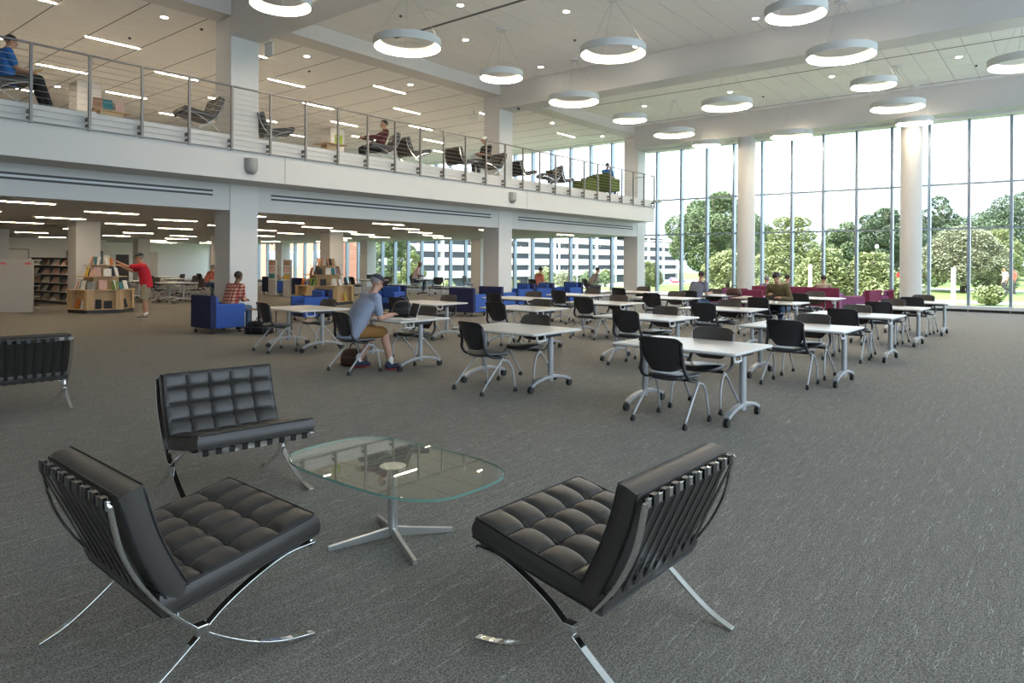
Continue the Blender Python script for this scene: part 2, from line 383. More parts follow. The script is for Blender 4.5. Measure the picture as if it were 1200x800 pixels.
# deep wall details
def doorthing(x, y0, y1, z1, nm):
    e = SE(nm); MB().box(x, x+.04, y0, y1, 0, z1).build('door_leaf', M['trim'], e); f = MB(); f.box(x, x+.07, y0-.08, y0, 0, z1+.08).box(x, x+.07, y1, y1+.08, 0, z1+.08).box(x, x+.07, y0, y1, z1, z1+.08)
    f.build('door_frame', M['shelfm'], e); MB().box(x+.04, x+.1, y1-.2, y1-.1, 1.0, 1.06).build('door_handle', M['steel'], e); return e
doorthing(-47, 12.2, 13.3, 2.1, 'door_1')
e = SE('window_5'); MB().box(-47, -46.95, 15.3, 17.3, 1.3, 2.1).build('window_frame', M['dark'], e); MB().box(-46.95, -46.93, 16.3, 17.25, 1.35, 2.05).build('pane', M['winglass'], e)
S('door_2', MB().box(-47, -46.9, 19.3, 20.6, 0, 2.1), M['shelfm'])

# railing
rl = thing('gallery_railing', 'dark metal railing with thin cables along the gallery edge', 'railing', (XE, 0, 0))
post = None; y = 26.76; k = 0
while y > -2:
    if post is None:
        post = MB().box(0, .05, -.022, .022, 3.93, 5.29).build('post', M['rail'], rl); post.location = (0, y, 0)
        br = MB().box(-.11, 0, -.03, -.005, 4.10, 4.17).box(-.11, 0, -.03, -.005, 4.0, 4.05).build('bracket', M['rail'], post)
        bk = br
    else:
        q = share(post, 'post', rl, (0, y, 0)); share(bk, 'bracket', q)
    y -= .912; k += 1
MB().box(-.01, .06, -2, 26.79, 5.285, 5.31).build('top_rail', M['rail'], rl)
MB().box(-.01, .055, -2, 26.86, 3.945, 3.965).build('bottom_rail', M['rail'], rl)
MB().box(-.95, .05, 26.76, 26.80, 5.285, 5.31).build('return_rail', M['rail'], rl)
for k in range(11):
    z = 4.06+k*.11; MB().tube([(.025, -2, z), (.025, 26.76, z)], .0045, 5).build('cable', M['cable'], rl)

# ring pendants
def ring(R, w=.10, h=.17):
    e = thing('ring_pendant', 'x', 'pendant lamp')
    n = 64; ri = R*.79
    def rev(pr, name, m):
        mb = MB(); k = len(pr); vs = [(r*cos(2*pi*i/n), r*sin(2*pi*i/n), z) for i in range(n) for r, z in pr]
        fs = [(i*k+j, ((i+1) % n)*k+j, ((i+1) % n)*k+(j+1) % k, i*k+(j+1) % k) for i in range(n) for j in range(k)]
        mb.add(vs, fs); o = mb.build(name, m, e); smooth_by_angle(o, 35); return o
    rev([(R, 0), (R, h), (ri, h), (ri, .098), (ri+.012, .098), (ri+.012, h-.012), (R-.025, h-.012), (R-.025, 0)], 'ring_body', M['lamp'])
    rev([(R-.026, .006), (R-.026, .03), (ri+.013, .115), (ri+.013, .092)], 'diffuser', M['glow'])
    return e
def hang(e, R):
    zt = ZC-6.27
    c = MB().cyl(0, 0, zt-.045, zt, .14, 24).build('canopy', M['lamp'], e)
    for k in range(3):
        a = 2*pi*k/3+.4; MB().tube([(R*.96*cos(a), R*.96*sin(a), .165), (.03*cos(a), .03*sin(a), zt-.04)], .004, 4).build('suspension_cable', M['cable'], e)
big = ring(.74); hang(big, .74); small = ring(.56, .09, .16); hang(small, .56)
RX = (-11.3, -8.02, -4.05, -.85); RY = (7.13, 10.25, 13.45, 16.75, 20.05, 23.3, 26.2)
rowname = ['nearest', 'second', 'third', 'fourth', 'fifth', 'sixth', 'farthest']; filen = ['left', 'centre-left', 'centre-right', 'right']
first = {0: True, 1: True}
for i, x in enumerate(RX):
    for j, y in enumerate(RY):
        if i in (1, 3) and j not in (2, 4, 6) or (i, j) in ((2, 0), (2, 1), (3, 2), (3, 6)): continue
        big_ = True if i in (1, 3) else j % 2 == 1
        lab = f"{'large' if big_ else 'small'} glowing white ring pendant hanging in the {filen[i]} file, {rowname[j]} row from camera"
        src = big if big_ else small
        if first[big_]: src.location = (x, y, 6.27); src['label'] = lab; src['group'] = 'ring pendants over the reading hall'; first[big_] = False
        else: dup(src, (x, y, 6.27), 0, lab, 'ring pendants over the reading hall')
# recessed linear lights and downlights
def linear(gm='glow2', w=.026):
    e = thing('linear_light', 'x', 'ceiling light'); MB().box(-w, w, 0, 1.27, -.012, .0).build('diffuser', M[gm], e)
    f = MB().box(-w-.012, -w, -.01, 1.28, -.010, .0).box(w, w+.012, -.01, 1.28, -.010, .0); f.build('trim_frame', M['trim'], e); return e
lin = linear(); lin2 = linear('glow3', .020); lf = [True, True]
LXS = (-17.3, -19.25, -21.2, -23.1, -25.05, -27.0)
off = (4.13, 6.67, 9.22, 6.75, 9.3, 11.9)
for lvl, z, nm in ((0, ZG-.004, 'gallery'), (1, ZL-.004, 'low ceiling under the gallery')):
    for i, x in enumerate(LXS):
        st = off[i]; per = 5.08 if i in (1, 3, 5) else 10.16/2
        n = 0; y = st-5.08
        while y < 26.5:
            if y > 1:
                lab = f"slim lit strip light in the {'gallery ceiling' if lvl == 0 else 'low ceiling below the gallery'}, {ORD[i]} line inward, {ORD[n]} along"
                L0 = (lin, lin2)[lvl]
                if lf[lvl]: L0.location = (x, y, z); L0['label'] = lab; L0['group'] = 'recessed strip lights'; lf[lvl] = False
                else: dup(L0, (x, y, z), 0, lab, 'recessed strip lights')
                n += 1
            y += 5.08
for n, (x, y) in enumerate([(-31, 10), (-33, 13), (-35, 16), (-31, 18), (-38, 14), (-36, 20), (-30, 22), (-40, 18), (-33, 24), (-37, 10), (-42, 22), (-45, 19), (-45, 23), (-48, 20), (-48, 24), (-50, 22), (-40, 24), (-37, 26), (-44, 13), (-40, 7)]):  # later entries are added to brighten the far end wall
    dup(lin, (x, y, ZL-.004), 0, 'slim strip light far back in the low ceiling beyond the shelving', 'far strip lights')
def downl():
    e = thing('downlight', 'x', 'ceiling light'); MB().cyl(0, 0, -.004, 0, .075, 20).build('lens', M['down'], e)
    mb = MB(); n = 20; vs = []; 
    for i in range(n):
        for r, z in ((.075, -.006), (.10, -.006), (.10, 0), (.075, 0)): vs.append((r*cos(2*pi*i/n), r*sin(2*pi*i/n), z))
    mb.add(vs, [(i*4+j, ((i+1) % n)*4+j, ((i+1) % n)*4+(j+1) % 4, i*4+(j+1) % 4) for i in range(n) for j in range(4)]).build('trim_ring', M['trim'], e); return e
dl = downl(); df = True
DL = [(-11.0, 11.6, ZC), (-12.6, 13.5, ZC), (-9.3, 13.45, ZC), (-12.55, 16.8, ZC), (-5.95, 16.65, ZC), (-9.3, 16.8, ZC), (-12.57, 23.4, ZC), (-9.2, 23.3, ZC), (-5.9, 23.3, ZC), (-2.5, 23.3, ZC), (-2.5, 20.0, ZC), (-16.3, 7.27, ZG), (-16.3, 11.1, ZG), (-16.3, 14.92, ZG), (-25.6, 8.05, ZG), (-16.25, 22.55, ZG), (-16.2, 26.3, ZG)]
for n, (x, y, z) in enumerate(DL):
    lab = f"small round recessed downlight in the {'hall' if z == ZC else 'gallery'} ceiling, " + ['over the nearest bay', 'third row by the gallery beam', 'third row near the centre', 'by the gallery beam above middle column', 'nearest the middle cross beam at right', 'nearest the middle cross beam at centre', 'far bay beside the gallery', 'far bay, second from gallery', 'far bay, third from gallery', 'far bay at the right', 'far bay behind the cross beam', 'before the nearest column', 'past the nearest column', 'before the middle column', 'deep inside at left', 'past the middle column', 'by the far windows'][n]
    if df: dl.location = (x, y, z-.002); dl['label'] = lab; dl['group'] = 'round downlights'; df = False
    else: dup(dl, (x, y, z-.002), 0, lab, 'round downlights')
# smoke detectors / sprinklers
for n, (x, y, z) in enumerate([(-12.6, 11.2, ZC), (-9.3, 11.6, ZC), (-10.3, 15.3, ZC), (-7.0, 12.8, ZC), (-16.4, 8.2, ZG), (-18.5, 7.4, ZG), (-17.5, 12, ZG), (-7, 20, ZC), (-2.2, 24.6, ZC), (-8.5, 24.6, ZC)]):
    t = MB().cyl(0, 0, -.03, 0, .035, 12).cyl(0, 0, -.045, -.03, .02, 12).build('sprinkler_head', M['dark']); t.location = (x, y, z)
    tag(t, 'tiny dark sprinkler head in the pale ceiling', 'sprinkler', 'ceiling sprinklers')
for n, (y, l) in enumerate(((8.06, 'left'), (17.1, 'right'))):
    mb = MB(); mb.loft([[(.16*sin(pi*k/8)*w, -.15*cos(pi*k/8)*w, z) for k in range(9)] for z, w in ((3.47, .45), (3.5, .75), (3.56, .95), (3.62, 1), (3.80, 1), (3.81, .97))])
    t = mb.build('wall_speaker', M['spk']); smooth_by_angle(t); t.location = (XE+.003, y, 0); tag(t, f'grey half-round speaker on the gallery fascia, {l} one', 'speaker')
# hanging exit sign and far ceiling devices
t = thing('hanging_sign', 'small white lit sign hanging under the beam beside nearest column', 'sign', (-14.38, 8.78, 0))
MB().box(-.16, .16, -.012, .012, 6.30, 6.58).build('sign_panel', M['trim'], t); MB().box(-.18, .18, -.02, .02, 6.58, 6.62).build('bracket', M['steel'], t); MB().tube([(0, 0, 6.6), (0, 0, 6.73)], .012, 6).build('stem', M['steel'], t)
t = thing('exit_sign', 'white box exit sign under the gallery ceiling near middle column', 'sign', (-17.2, 18.9, 0)); t.rotation_euler[2] = .6
MB().box(-.2, .2, -.04, .04, 6.83, 7.05).build('sign_box', M['trim'], t); MB().tube([(0, 0, 7.05), (0, 0, 7.2)], .015, 6).build('stem', M['steel'], t)
for (x, y, z, l) in ((-14.6, 27.0, 7.1, 'under the far beam corner by the gallery windows'), (-14.2, 17.8, 6.66, 'below the middle cross beam beside the gallery'), (-44, 27.2, 2.7, 'far back at the low ceiling by the windows')):
    t = thing('security_camera', 'small dome camera '+l, 'camera', (x, y, z)); MB().cyl(0, 0, 0, .06, .06, 16).build('mount', M['spk'], t); MB().ell((0, 0, 0), .05, .05, .05).build('dome', M['black'], t, smooth=True)

# ---------------------------------------------------------------- lounge chairs with crossed chrome legs
def cushion(name, Wd, prof, T, nx, ny, par, res=9, buttons=True, sharec=None):
    """tufted cushion; prof(t) -> (y, z, ny, nz) centre-bottom line and its outward normal"""
    NX, NY = nx*res, ny*res; mb = MB(); top = []
    def h(fx, fy):
        a, b = (fx*nx) % 1, (fy*ny) % 1
        edge = min(fx*nx, nx-fx*nx, fy*ny, ny-fy*ny)
        p = (abs(sin(pi*a)))**.30*(abs(sin(pi*b)))**.30
        lo = .020 if edge > .04 else .010
        hx, hy = round(fx*nx), round(fy*ny); v = T-lo*(1-p)
        if 0 < hx < nx and 0 < hy < ny:
            d2 = (fx*nx-hx)**2+(fy*ny-hy)**2; v -= .012*math.exp(-d2*28)
        return v
    grid = []
    for j in range(NY+1):
        for i in range(NX+1):
            fx, fy = i/NX, j/NY; y, z, a, b = prof(fy); hh = h(fx, fy)
            ex = min(fx, 1-fx)*NX; ey = min(fy, 1-fy)*NY
            if ex < .5 or ey < .5: hh = T-.016
            grid.append(((fx-.5)*Wd, y+a*hh, z+b*hh))
    fs = [(j*(NX+1)+i, j*(NX+1)+i+1, (j+1)*(NX+1)+i+1, (j+1)*(NX+1)+i) for j in range(NY) for i in range(NX)]
    mb.add(grid, fs)
    # sides and underside
    def rim(f):
        out = []
        for i in range(NX+1): out.append((i, 0))
        for j in range(1, NY+1): out.append((NX, j))
        for i in range(NX-1, -1, -1): out.append((i, NY))
        for j in range(NY-1, 0, -1): out.append((0, j))
        pts = []
        for i, j in out:
            fx, fy = i/NX, j/NY; y, z, a, b = prof(fy); bx = (fx-.5)*Wd; hh = (T-.016)*f
            bul = .010*sin(pi*f)
            if i == 0: bx -= bul
            if i == NX: bx += bul
            y2, z2, _, _ = prof(min(1, fy+.01)); y1, z1, _, _ = prof(max(0, fy-.01)); tl = math.hypot(y2-y1, z2-z1); ty, tz = (y2-y1)/tl, (z2-z1)/tl
            if j == 0: y -= ty*bul; z -= tz*bul
            if j == NY: y += ty*bul; z += tz*bul
            pts.append((bx, y+a*hh, z+b*hh))
        return pts
    rr = [rim(1), rim(.72), rim(.45), rim(.2), rim(0)]
    mb.loft(rr, cap=False)
    n = len(rr[0]); b0 = rim(.0); half = [b0[k] for k in range(n)]
    mb.add(half, [tuple(range(n))])
    c = mb.build(name, M['leather'], par); smooth_by_angle(c, 50)
    pm = MB()
    for f in (1.0, .06):
        r = rim(f); pm.tube([r[k] for k in list(range(0, n, 2))+[0]], .0055, 5)
    for fx in range(1, nx):   # stitched seams
        pm.tube([((fx/nx-.5)*Wd, prof(t/12)[0]+prof(t/12)[2]*(h(fx/nx+1e-6, t/12)+.002), prof(t/12)[1]+prof(t/12)[3]*(h(fx/nx+1e-6, t/12)+.002)) for t in [q*12/(NY) for q in range(1, NY)]], .0028, 4)
    for fy in range(1, ny):
        y, z, a, b = prof(fy/ny); pm.tube([((q/NX-.5)*Wd, y+a*(h(q/NX, fy/ny+1e-6)+.002), z+b*(h(q/NX, fy/ny+1e-6)+.002)) for q in range(1, NX)], .0028, 4)
    pm.build('piping', M['piping'], c, smooth=True)
    if buttons:
        bt = None
        for i in range(1, nx):
            for j in range(1, ny):
                y, z, a, b = prof(j/ny); hh = h(i/nx, j/ny)+.004
                L = ((i/nx-.5)*Wd, y+a*hh, z+b*hh)
                if bt is None: bt = MB().ell((0, 0, 0), .011, .011, .007, n=10, m=5).build('button', M['piping'], c, smooth=True); bt.location = L
                else: share(bt, 'button', c, L)
    return c
def lounge(label, buttons=True):
    e = thing('lounge_chair', label, 'chair')
    A1 = bez([(0, -.40, .76), (0, -.355, .57), (0, -.255, .39), (0, -.10, .225), (0, .09, .10), (0, .25, .035), (0, .40, .006)], 30)
    A2 = bez([(0, .40, .395), (0, .27, .385), (0, .13, .335), (0, .0, .265), (0, -.10, .185), (0, -.22, .095), (0, -.31, .04), (0, -.40, .006)], 30)
    for s in (-1, 1):
        X = Vector((s*.385, 0, 0)); o = MB().bar([p+X for p in A1], .034, .012).build('back_frame', M['chrome'], e, bevel=.0015)
        o = MB().bar([p+X*1.0 for p in A2], .034, .012).build('seat_frame', M['chrome'], e, bevel=.0015)
        MB().box(s*.385-.02, s*.385+.02, -.105, -.06, .195, .235).build('weld_joint', M['chrome'], e, bevel=.004)
    for nm, (y, z) in dict(top_rail=(-.40, .755), lower_rail=(-.215, .335), front_rail=(.395, .388), rear_rail=(-.16, .30)).items():
        MB().box(-.38, .38, y-.006, y+.006, z-.017, z+.017).build(nm, M['chrome'], e, bevel=.0015)
    st = None
    for k in range(9):
        x = -.33+k*.0825
        if st is None:
            mb = MB(); ax = Vector((1, 0, 0))
            mb.bar([(0, -.392, .745), (0, -.392, .778), (0, -.41, .778), (0, -.410, .735), (0, -.31, .52), (0, -.225, .335), (0, -.218, .315)], .034, .004)
            st = mb.build('back_strap', M['strap'], e); st.location = (x, 0, 0)
        else: share(st, 'back_strap', e, (x, 0, 0))
    st = None
    for k in range(9):
        x = -.33+k*.0825
        if st is None:
            st = MB().bar([(0, -.165, .285), (0, -.17, .318), (0, -.15, .322), (0, .10, .352), (0, .39, .410), (0, .406, .405), (0, .404, .372), (0, .385, .372)], .034, .004).build('seat_strap', M['strap'], e); st.location = (x, 0, 0)
        else: share(st, 'seat_strap', e, (x, 0, 0))
    def sp(t):
        y = -.215+.645*t; z = .300+.10*t+.018*t*t; n = Vector((-.17, .985)).normalized(); return y, z, n.x, n.y
    def bp(t):
        y = -.205-.165*t-.02*sin(pi*t)*1.0; z = .355+.415*t; n = Vector((.93, .36)).normalized()
        return y, z, n.x, n.y
    c = cushion('seat_cushion', .76, sp, .105, 5, 4, e, buttons=buttons)
    # back cushion faces forward (+y): reverse x so that faces stay outward
    c = cushion('back_cushion', .76, bp, .105, 5, 4, e, buttons=buttons)
    return e
ln = lounge('black tufted leather lounge chair with chrome crossed legs, lower left, angled away beside glass table')
ln.location = (-2.91, 1.37, 0); ln.rotation_euler[2] = RD(-1.7); ln['group'] = 'leather lounge chairs on the hall floor'
dup(ln, (-1.54, 2.56, 0), RD(88.9), 'black tufted leather lounge chair right of the glass table, strapped back toward camera')
dup(ln, (-4.54, 2.52, 0), RD(262), 'black tufted leather lounge chair behind glass table, tufted back facing the camera')
dup(ln, (-8.68, 2.40, 0), RD(84), 'black leather lounge chair cut by the left frame edge, straps of its back showing')
lg = lounge('x', False); first_g = True
GC = [((-14.62, 3.68), 180+2, 'holding the reader in blue, at left frame edge'), ((-14.62, 7.28), 180-8, 'empty, facing left, just before the nearest column'), ((-15.05, 9.30), -20, 'empty, facing right, just behind the nearest column'),
 ((-14.75, 12.5), 180-25, 'facing left with a reclining person, back to back with another'), ((-14.75, 13.55), -12, 'empty, its back against that of the reclining person'), ((-14.75, 15.6), -4, 'facing the man in the red-front cap'),
 ((-14.6, 16.85), 180-15, 'holding the man in the red-front cap'), ((-15.0, 18.95), -8, 'empty, facing right, just behind the middle column'), ((-14.85, 20.5), 180-35, 'empty, turned left before the bright windows'), ((-15.2, 21.6), 0, 'half hidden behind the one turned left by windows')]
for (x, y), r, l in GC:
    lab = 'black gallery lounge chair '+l
    if first_g: lg.location = (x, y, FL2); lg.rotation_euler[2] = RD(r); lg['label'] = lab; lg['group'] = 'lounge chairs on the gallery'; first_g = False
    else: dup(lg, (x, y, FL2), RD(r), lab, 'lounge chairs on the gallery')

# ---------------------------------------------------------------- glass table
gt = thing('glass_coffee_table', 'low glass coffee table with rounded corners on a four-star steel base', 'table', (-3.0, 2.63, 0), 0)
def outline(sx, sy, n=96, p=3.4):
    out = []
    for k in range(n):
        a = 2*pi*k/n; c, s = cos(a), sin(a); out.append((sx*math.copysign(abs(c)**(2/p), c), sy*math.copysign(abs(s)**(2/p), s)))
    return out
def og(z, ins):  return [(x*(1-ins/.69)*1.0, y*(1-ins/.40), z) for x, y in outline(.66, .40)]
g = MB().loft([og(.430, .004), og(.433, 0), og(.441, 0), og(.444, .004)]).build('glass_top', M['tglass'], gt)
MB().loft([og(.431, -.0005), og(.443, -.0005)], cap=False).build('glass_edge', M['gedge'], g)
MB().cyl(.0, .0, .05, .40, .027, 28).build('column', M['steel'], gt, smooth=False)
m_ = MB().cyl(0, 0, .412, .430, .075, 36).cyl(0, 0, .400, .412, .045, 24); smooth_by_angle(m_.build('mounting_plate', M['steel'], gt))
for k, (ax, ay) in enumerate(((-.16, -.31), (.32, -.13), (.17, .32), (-.33, .17))):
    d = Vector((ax, ay, 0)).normalized(); s = Vector((-d.y, d.x, 0)); mb = MB(); rings = []
    for t, z0, z1, w in ((.012, .030, .085, .011), (.15, .018, .060, .011), (.36, .0, .028, .011)):
        c = d*t; rings.append([c+s*w+Vector((0, 0, z0)), c-s*w+Vector((0, 0, z0)), c-s*w+Vector((0, 0, z1)), c+s*w+Vector((0, 0, z1))])
    mb.loft(rings).build('foot', M['steel'], gt, bevel=.002)

# ---------------------------------------------------------------- rolling tables and shell chairs
def rtable(label):
    e = thing('rolling_table', label, 'table')
    o = MB().rbox(-.69, .69, -.51, .51, .706, .736, .03).build('tabletop', M['laminate'], e)
    o = MB().rbox(-.692, .692, -.512, .512, .709, .733, .03).build('edge_band', M['edge'], o)
    MB().box(-.56, .56, -.03, .03, .655, .70).build('cross_beam', M['black'], e)
    for s in (-1, 1):
        x = s*.56
        o = MB().cyl(x, 0, .11, .66, .034, 20).build('leg', M['silver'], e); smooth_by_angle(o)
        mb = MB(); mb.bar([(x, -.40, .085), (x, -.30, .125), (x, -.15, .155), (x, 0, .165), (x, .15, .155), (x, .30, .125), (x, .40, .085)], .06, .035).build('foot', M['silver'], e, bevel=.006)
        for t in (-1, 1):
            w = MB().tube([(x-.022, t*.40, .042), (x+.022, t*.40, .042)], .042, 18); w.cyl(x, t*.385, .05, .10, .012, 8).build('caster', M['caster'], e, bevel=.004)
        MB().box(x-.05, x+.05, -.16, .16, .66, .706).build('top_bracket', M['black'], e, bevel=.006)
    mb = MB(); mb.tube([(.60, -.34, .70), (.61, -.34, .635), (.61, -.26, .625), (.61, -.18, .635), (.60, -.18, .70)], .014, 8).build('flip_handle', M['edge'], e, smooth=True)
    return e
def schair(label, back='shell'):
    e = thing('rolling_chair', label, 'chair')
    # seat
    rings = []
    for z, ins in ((.435, .02), (.448, 0), (.468, .004), (.476, .03)):
        ring = []
        for k in range(28):
            a = 2*pi*k/28; c, s = cos(a), sin(a); x = (.235-ins)*math.copysign(abs(c)**.55, c); y = .03+(.225-ins)*math.copysign(abs(s)**.6, s)
            ring.append((x*(1.0-.08*(y < 0)), y, z+.020*(x/.235)**2-.025*max(0, (y-.15)/.1)**2*.6))
        rings.append(ring)
    o = MB().loft(rings).build('seat', M['seatpad'], e); smooth_by_angle(o, 50)
    # curved back panel
    mb = MB(); NX, NZ = 14, 10; f = []; b = []
    for j in range(NZ+1):
        t = j/NZ; w = .205+.035*t+(-.03*(1-t)**3)
        rc = .0
        z = .525+.345*t; y = -.205-.075*t-.02*t*t
        for i in range(NX+1):
            s = -1+2*i/NX; k = 1.0
            cz = z
            if t > .8: cz = z-.045*(abs(s)**8)*((t-.8)/.2)
            if t < .25: cz = z+.05*(abs(s)**5)*((.25-t)/.25)
            yy = y+.055*s*s
            f.append((s*w, yy+.012, cz)); b.append((s*w, yy-.006, cz))
    n = (NX+1)*(NZ+1); q = lambda j, i: j*(NX+1)+i
    fs = [(q(j, i), q(j+1, i), q(j+1, i+1), q(j, i+1)) for j in range(NZ) for i in range(NX)]
    fs2 = [tuple(n+v for v in reversed(F)) for F in fs]; rim = [q(0, i) for i in range(NX+1)]+[q(j, NX) for j in range(1, NZ+1)]+[q(NZ, i) for i in range(NX-1, -1, -1)]+[q(j, 0) for j in range(NZ-1, 0, -1)]
    sd_ = [(rim[k], rim[(k+1) % len(rim)], rim[(k+1) % len(rim)]+n, rim[k]+n) for k in range(len(rim))]
    mb.cur = 1; mb.add(f+b, fs); mb.cur = 0; mb.add(f+b, fs2+sd_); o = mb.build('backrest', None, e, ms=[M['shell'], M['pad']]); smooth_by_angle(o, 45)  # front face coloured browner and paler to carry the light falling on it
    for s in (-1, 1):
        P_ = bez([(s*.222, -.235, .80), (s*.228, -.20, .64), (s*.245, -.19, .54), (s*.255, -.13, .465), (s*.255, -.02, .432), (s*.245, .10, .425)], 20)
        MB().tube(P_, .017, 8, rs=[.010+.009*sin(pi*min(1, k/len(P_)+.15)) for k in range(len(P_))]).build('back_support', M['shell'], e, smooth=True)
        R_ = bez([(s*.238, .09, .425), (s*.262, .05, .40), (s*.275, -.10, .24), (s*.29, -.265, .055)], 10)
        MB().tube(R_, .0125, 8).build('leg', M['silver'], e, smooth=True)
        F_ = bez([(s*.262, .05, .405), (s*.268, .15, .375), (s*.275, .215, .25), (s*.282, .245, .055)], 12)
        MB().tube(F_, .0125, 8).build('leg', M['silver'], e, smooth=True)
        for y in (-.268, .245):
            x = s*.288; mb = MB().tube([(x-.016, y, .024), (x+.016, y, .024)], .024, 14); mb.cyl(x, y, .03, .065, .014, 8).build('caster', M['caster'], e)
    MB().tube([(-.24, .02, .425), (.24, .02, .425)], .012, 6).tube([(-.24, .09, .425), (.24, .09, .425)], .012, 6).build('under_frame', M['shell'], e)
    return e
grid = {}
# measured front-right corners of the tabletops, rows from the camera to the windows
FR = {(0, 3): (-2.45, 6.42), (0, 2): (-4.93, 6.52), (0, 1): (-7.38, 6.60), (0, 0): (-10.13, 6.85),
      (1, 3): (-2.20, 9.40), (1, 2): (-4.61, 9.45), (1, 1): (-7.30, 9.70), (1, 0): (-9.80, 9.62),
      (2, 3): (-2.18, 12.35), (2, 2): (-4.46, 12.25), (2, 1): (-7.12, 12.3), (2, 0): (-9.62, 12.4),
      (3, 3): (-2.18, 15.05), (3, 2): (-4.51, 15.1), (3, 1): (-7.1, 15.2), (3, 0): (-9.5, 14.85),
      (4, 3): (-2.08, 17.8), (4, 2): (-4.40, 17.8), (4, 1): (-7.05, 17.5), (4, 0): (-9.4, 17.65)}
cols = ['leftmost', 'second from left', 'second from right', 'rightmost']; rows = ['front', 'second', 'third', 'fourth', 'rear']
t0 = rtable('x'); c0 = schair('x'); tf = cf = True
random.seed(11)
def chair_at(x, y, r, lab, grp='black rolling chairs at the hall tables'):
    global cf
    if cf: c0.location = (x, y, 0); c0.rotation_euler[2] = RD(r); c0['label'] = lab; c0['group'] = grp; cf = False; return c0
    return dup(c0, (x, y, 0), RD(r), lab, grp)
for (i, j), (fx, fy) in FR.items():
    ang = random.uniform(-2.5, 0.5)
    cx, cy = fx-.69, fy+.51; lab = f'white rolling table, {cols[j]} in the {rows[i]} row of the hall'
    if tf: t0.location = (cx, cy, 0); t0.rotation_euler[2] = RD(ang); t0['label'] = lab; t0['group'] = 'white rolling tables in the hall'; tf = False
    else: dup(t0, (cx, cy, 0), RD(ang), lab, 'white rolling tables in the hall')
    nx, ny = cx-.02+random.uniform(-.06, .06), fy-.02+random.uniform(-.06, .06)
    fx2, fy2 = cx-.02+random.uniform(-.08, .08), fy+.86+random.uniform(-.05, .05)
    near = random.uniform(-7, 5); far = 180+random.uniform(-5, 5)
    if (i, j) == (0, 1): nx, ny, near = -8.02, 6.30, -8
    if (i, j) == (0, 3): nx, ny, near, fx2, fy2, far = -3.12, 6.42, -3, -3.13, 7.24, 180
    if (i, j) == (0, 2): nx, ny, near = -5.62, 6.42, -12
    if (i, j) == (4, 1): nx, ny = -7.78, 17.25
    lab = 'black shell chair on wheels, {} side of the {} table, {} row'
    chair_at(nx, ny, near, lab.format('near', cols[j], rows[i]))
    chair_at(fx2, fy2, far, lab.format('far', cols[j], rows[i]))

# ---------------------------------------------------------------- lounge armchairs (boxy, on casters)
def armchair(name, label, outer, inner, cat='armchair', w=.86, d=.80):
    e = thing(name, label, cat); h = w/2
    MB().box(-h+.12, h-.12, -d/2+.12, d/2-.02, .12, .30).build('base', outer, e, bevel=.012)
    MB().rbox(-h+.13, h-.13, -d/2+.16, d/2, .30, .45, .05).build('seat_cushion', inner, e)
    MB().box(-h, h, -d/2, -d/2+.14, .12, .83).build('backrest', outer, e, bevel=.02)
    MB().rbox(-h+.13, h-.13, -d/2+.14, -d/2+.27, .43, .80, .05).build('back_cushion', inner, e)
    for s in (-1, 1): MB().box(s*h-(.12 if s > 0 else 0), s*h+(0 if s > 0 else .12), -d/2+.13, d/2, .12, .64).build('armrest', inner if inner != M['navy'] else outer, e, bevel=.018)
    for x in (-h+.08, h-.08):
        for y in (-d/2+.08, d/2-.08): MB().tube([(x-.02, y, .035), (x+.02, y, .035)], .035, 14).cyl(x, y, .05, .13, .014, 8).build('caster', M['caster'], e)
    return e
a0 = armchair('blue_armchair', 'boxy blue armchair with navy back, man in plaid shirt sitting in it', M['navy'], M['blue']); a0.location = (-14.62, 7.72, 0); a0['group'] = 'blue armchairs'
def at_arm(u, v, r, lab, src=None, dx=0, dy=0, grp='blue armchairs'):
    x, y = gp(u, v); return dup(src or a0, (x+dx, y+dy, 0), RD(r), lab, grp)
at_arm(355, 377, 170, 'blue armchair behind the leftmost front-row table, low cushion toward camera', dx=-.2, dy=.4)
at_arm(451, 367, -160, 'blue armchair just past the grey-shirted man, before the far windows', dx=-.3, dy=.4)
at_arm(541, 371, 8, 'blue armchair left of the middle column, navy back facing the camera', dx=-.1, dy=.4)
at_arm(571, 366.5, 5, 'blue armchair at the foot of the middle column, navy back showing', dx=.15, dy=.3)
at_arm(592, 363, 170, 'blue armchair mostly behind the middle column, one arm showing', dx=-.6, dy=1.5)
at_arm(626, 358, 160, 'blue armchair under the lollipop tree view, right of middle column', dx=0, dy=.3)
at_arm(647, 357, 175, 'blue armchair nearest the windows, right of the middle column', dx=.1, dy=.9)
at_arm(343, 349, 20, 'blue chair behind the second magazine rack, left background', dx=-1, dy=1)
at_arm(308, 345, 0, 'navy armchair with a seated reader, far left before brick view', dx=0, dy=.6)
m0 = armchair('maroon_armchair', 'x', M['maroon'], M['purple'])
m0['group'] = 'maroon armchairs'
MC = [(853, 21, 165, 'maroon armchair left of the pair by the first round column'), (879, 20.2, 8, 'maroon armchair in front of first round column, back to camera'), (899, 23.5, 10, 'maroon armchair with grey-haired reader, right of first round column'),
      (938, 23.0, 20, 'maroon armchair left of the man in beige, by the windows'), (969, 22.2, 4, 'maroon armchair with the man in beige shirt, back to camera'), (1010, 20.4, 80, 'maroon armchair seen side-on, left half of the pair before second round column'), (1030, 20.9, 100, 'maroon and purple armchair turned sideways next to second round column')]
for n, (u, d, r, l) in enumerate(MC):
    x, y = gd(u, d)
    if n == 0: m0.location = (x, y, 0); m0.rotation_euler[2] = RD(r); m0['label'] = l
    else: dup(m0, (x, y, 0), RD(r), l, 'maroon armchairs')
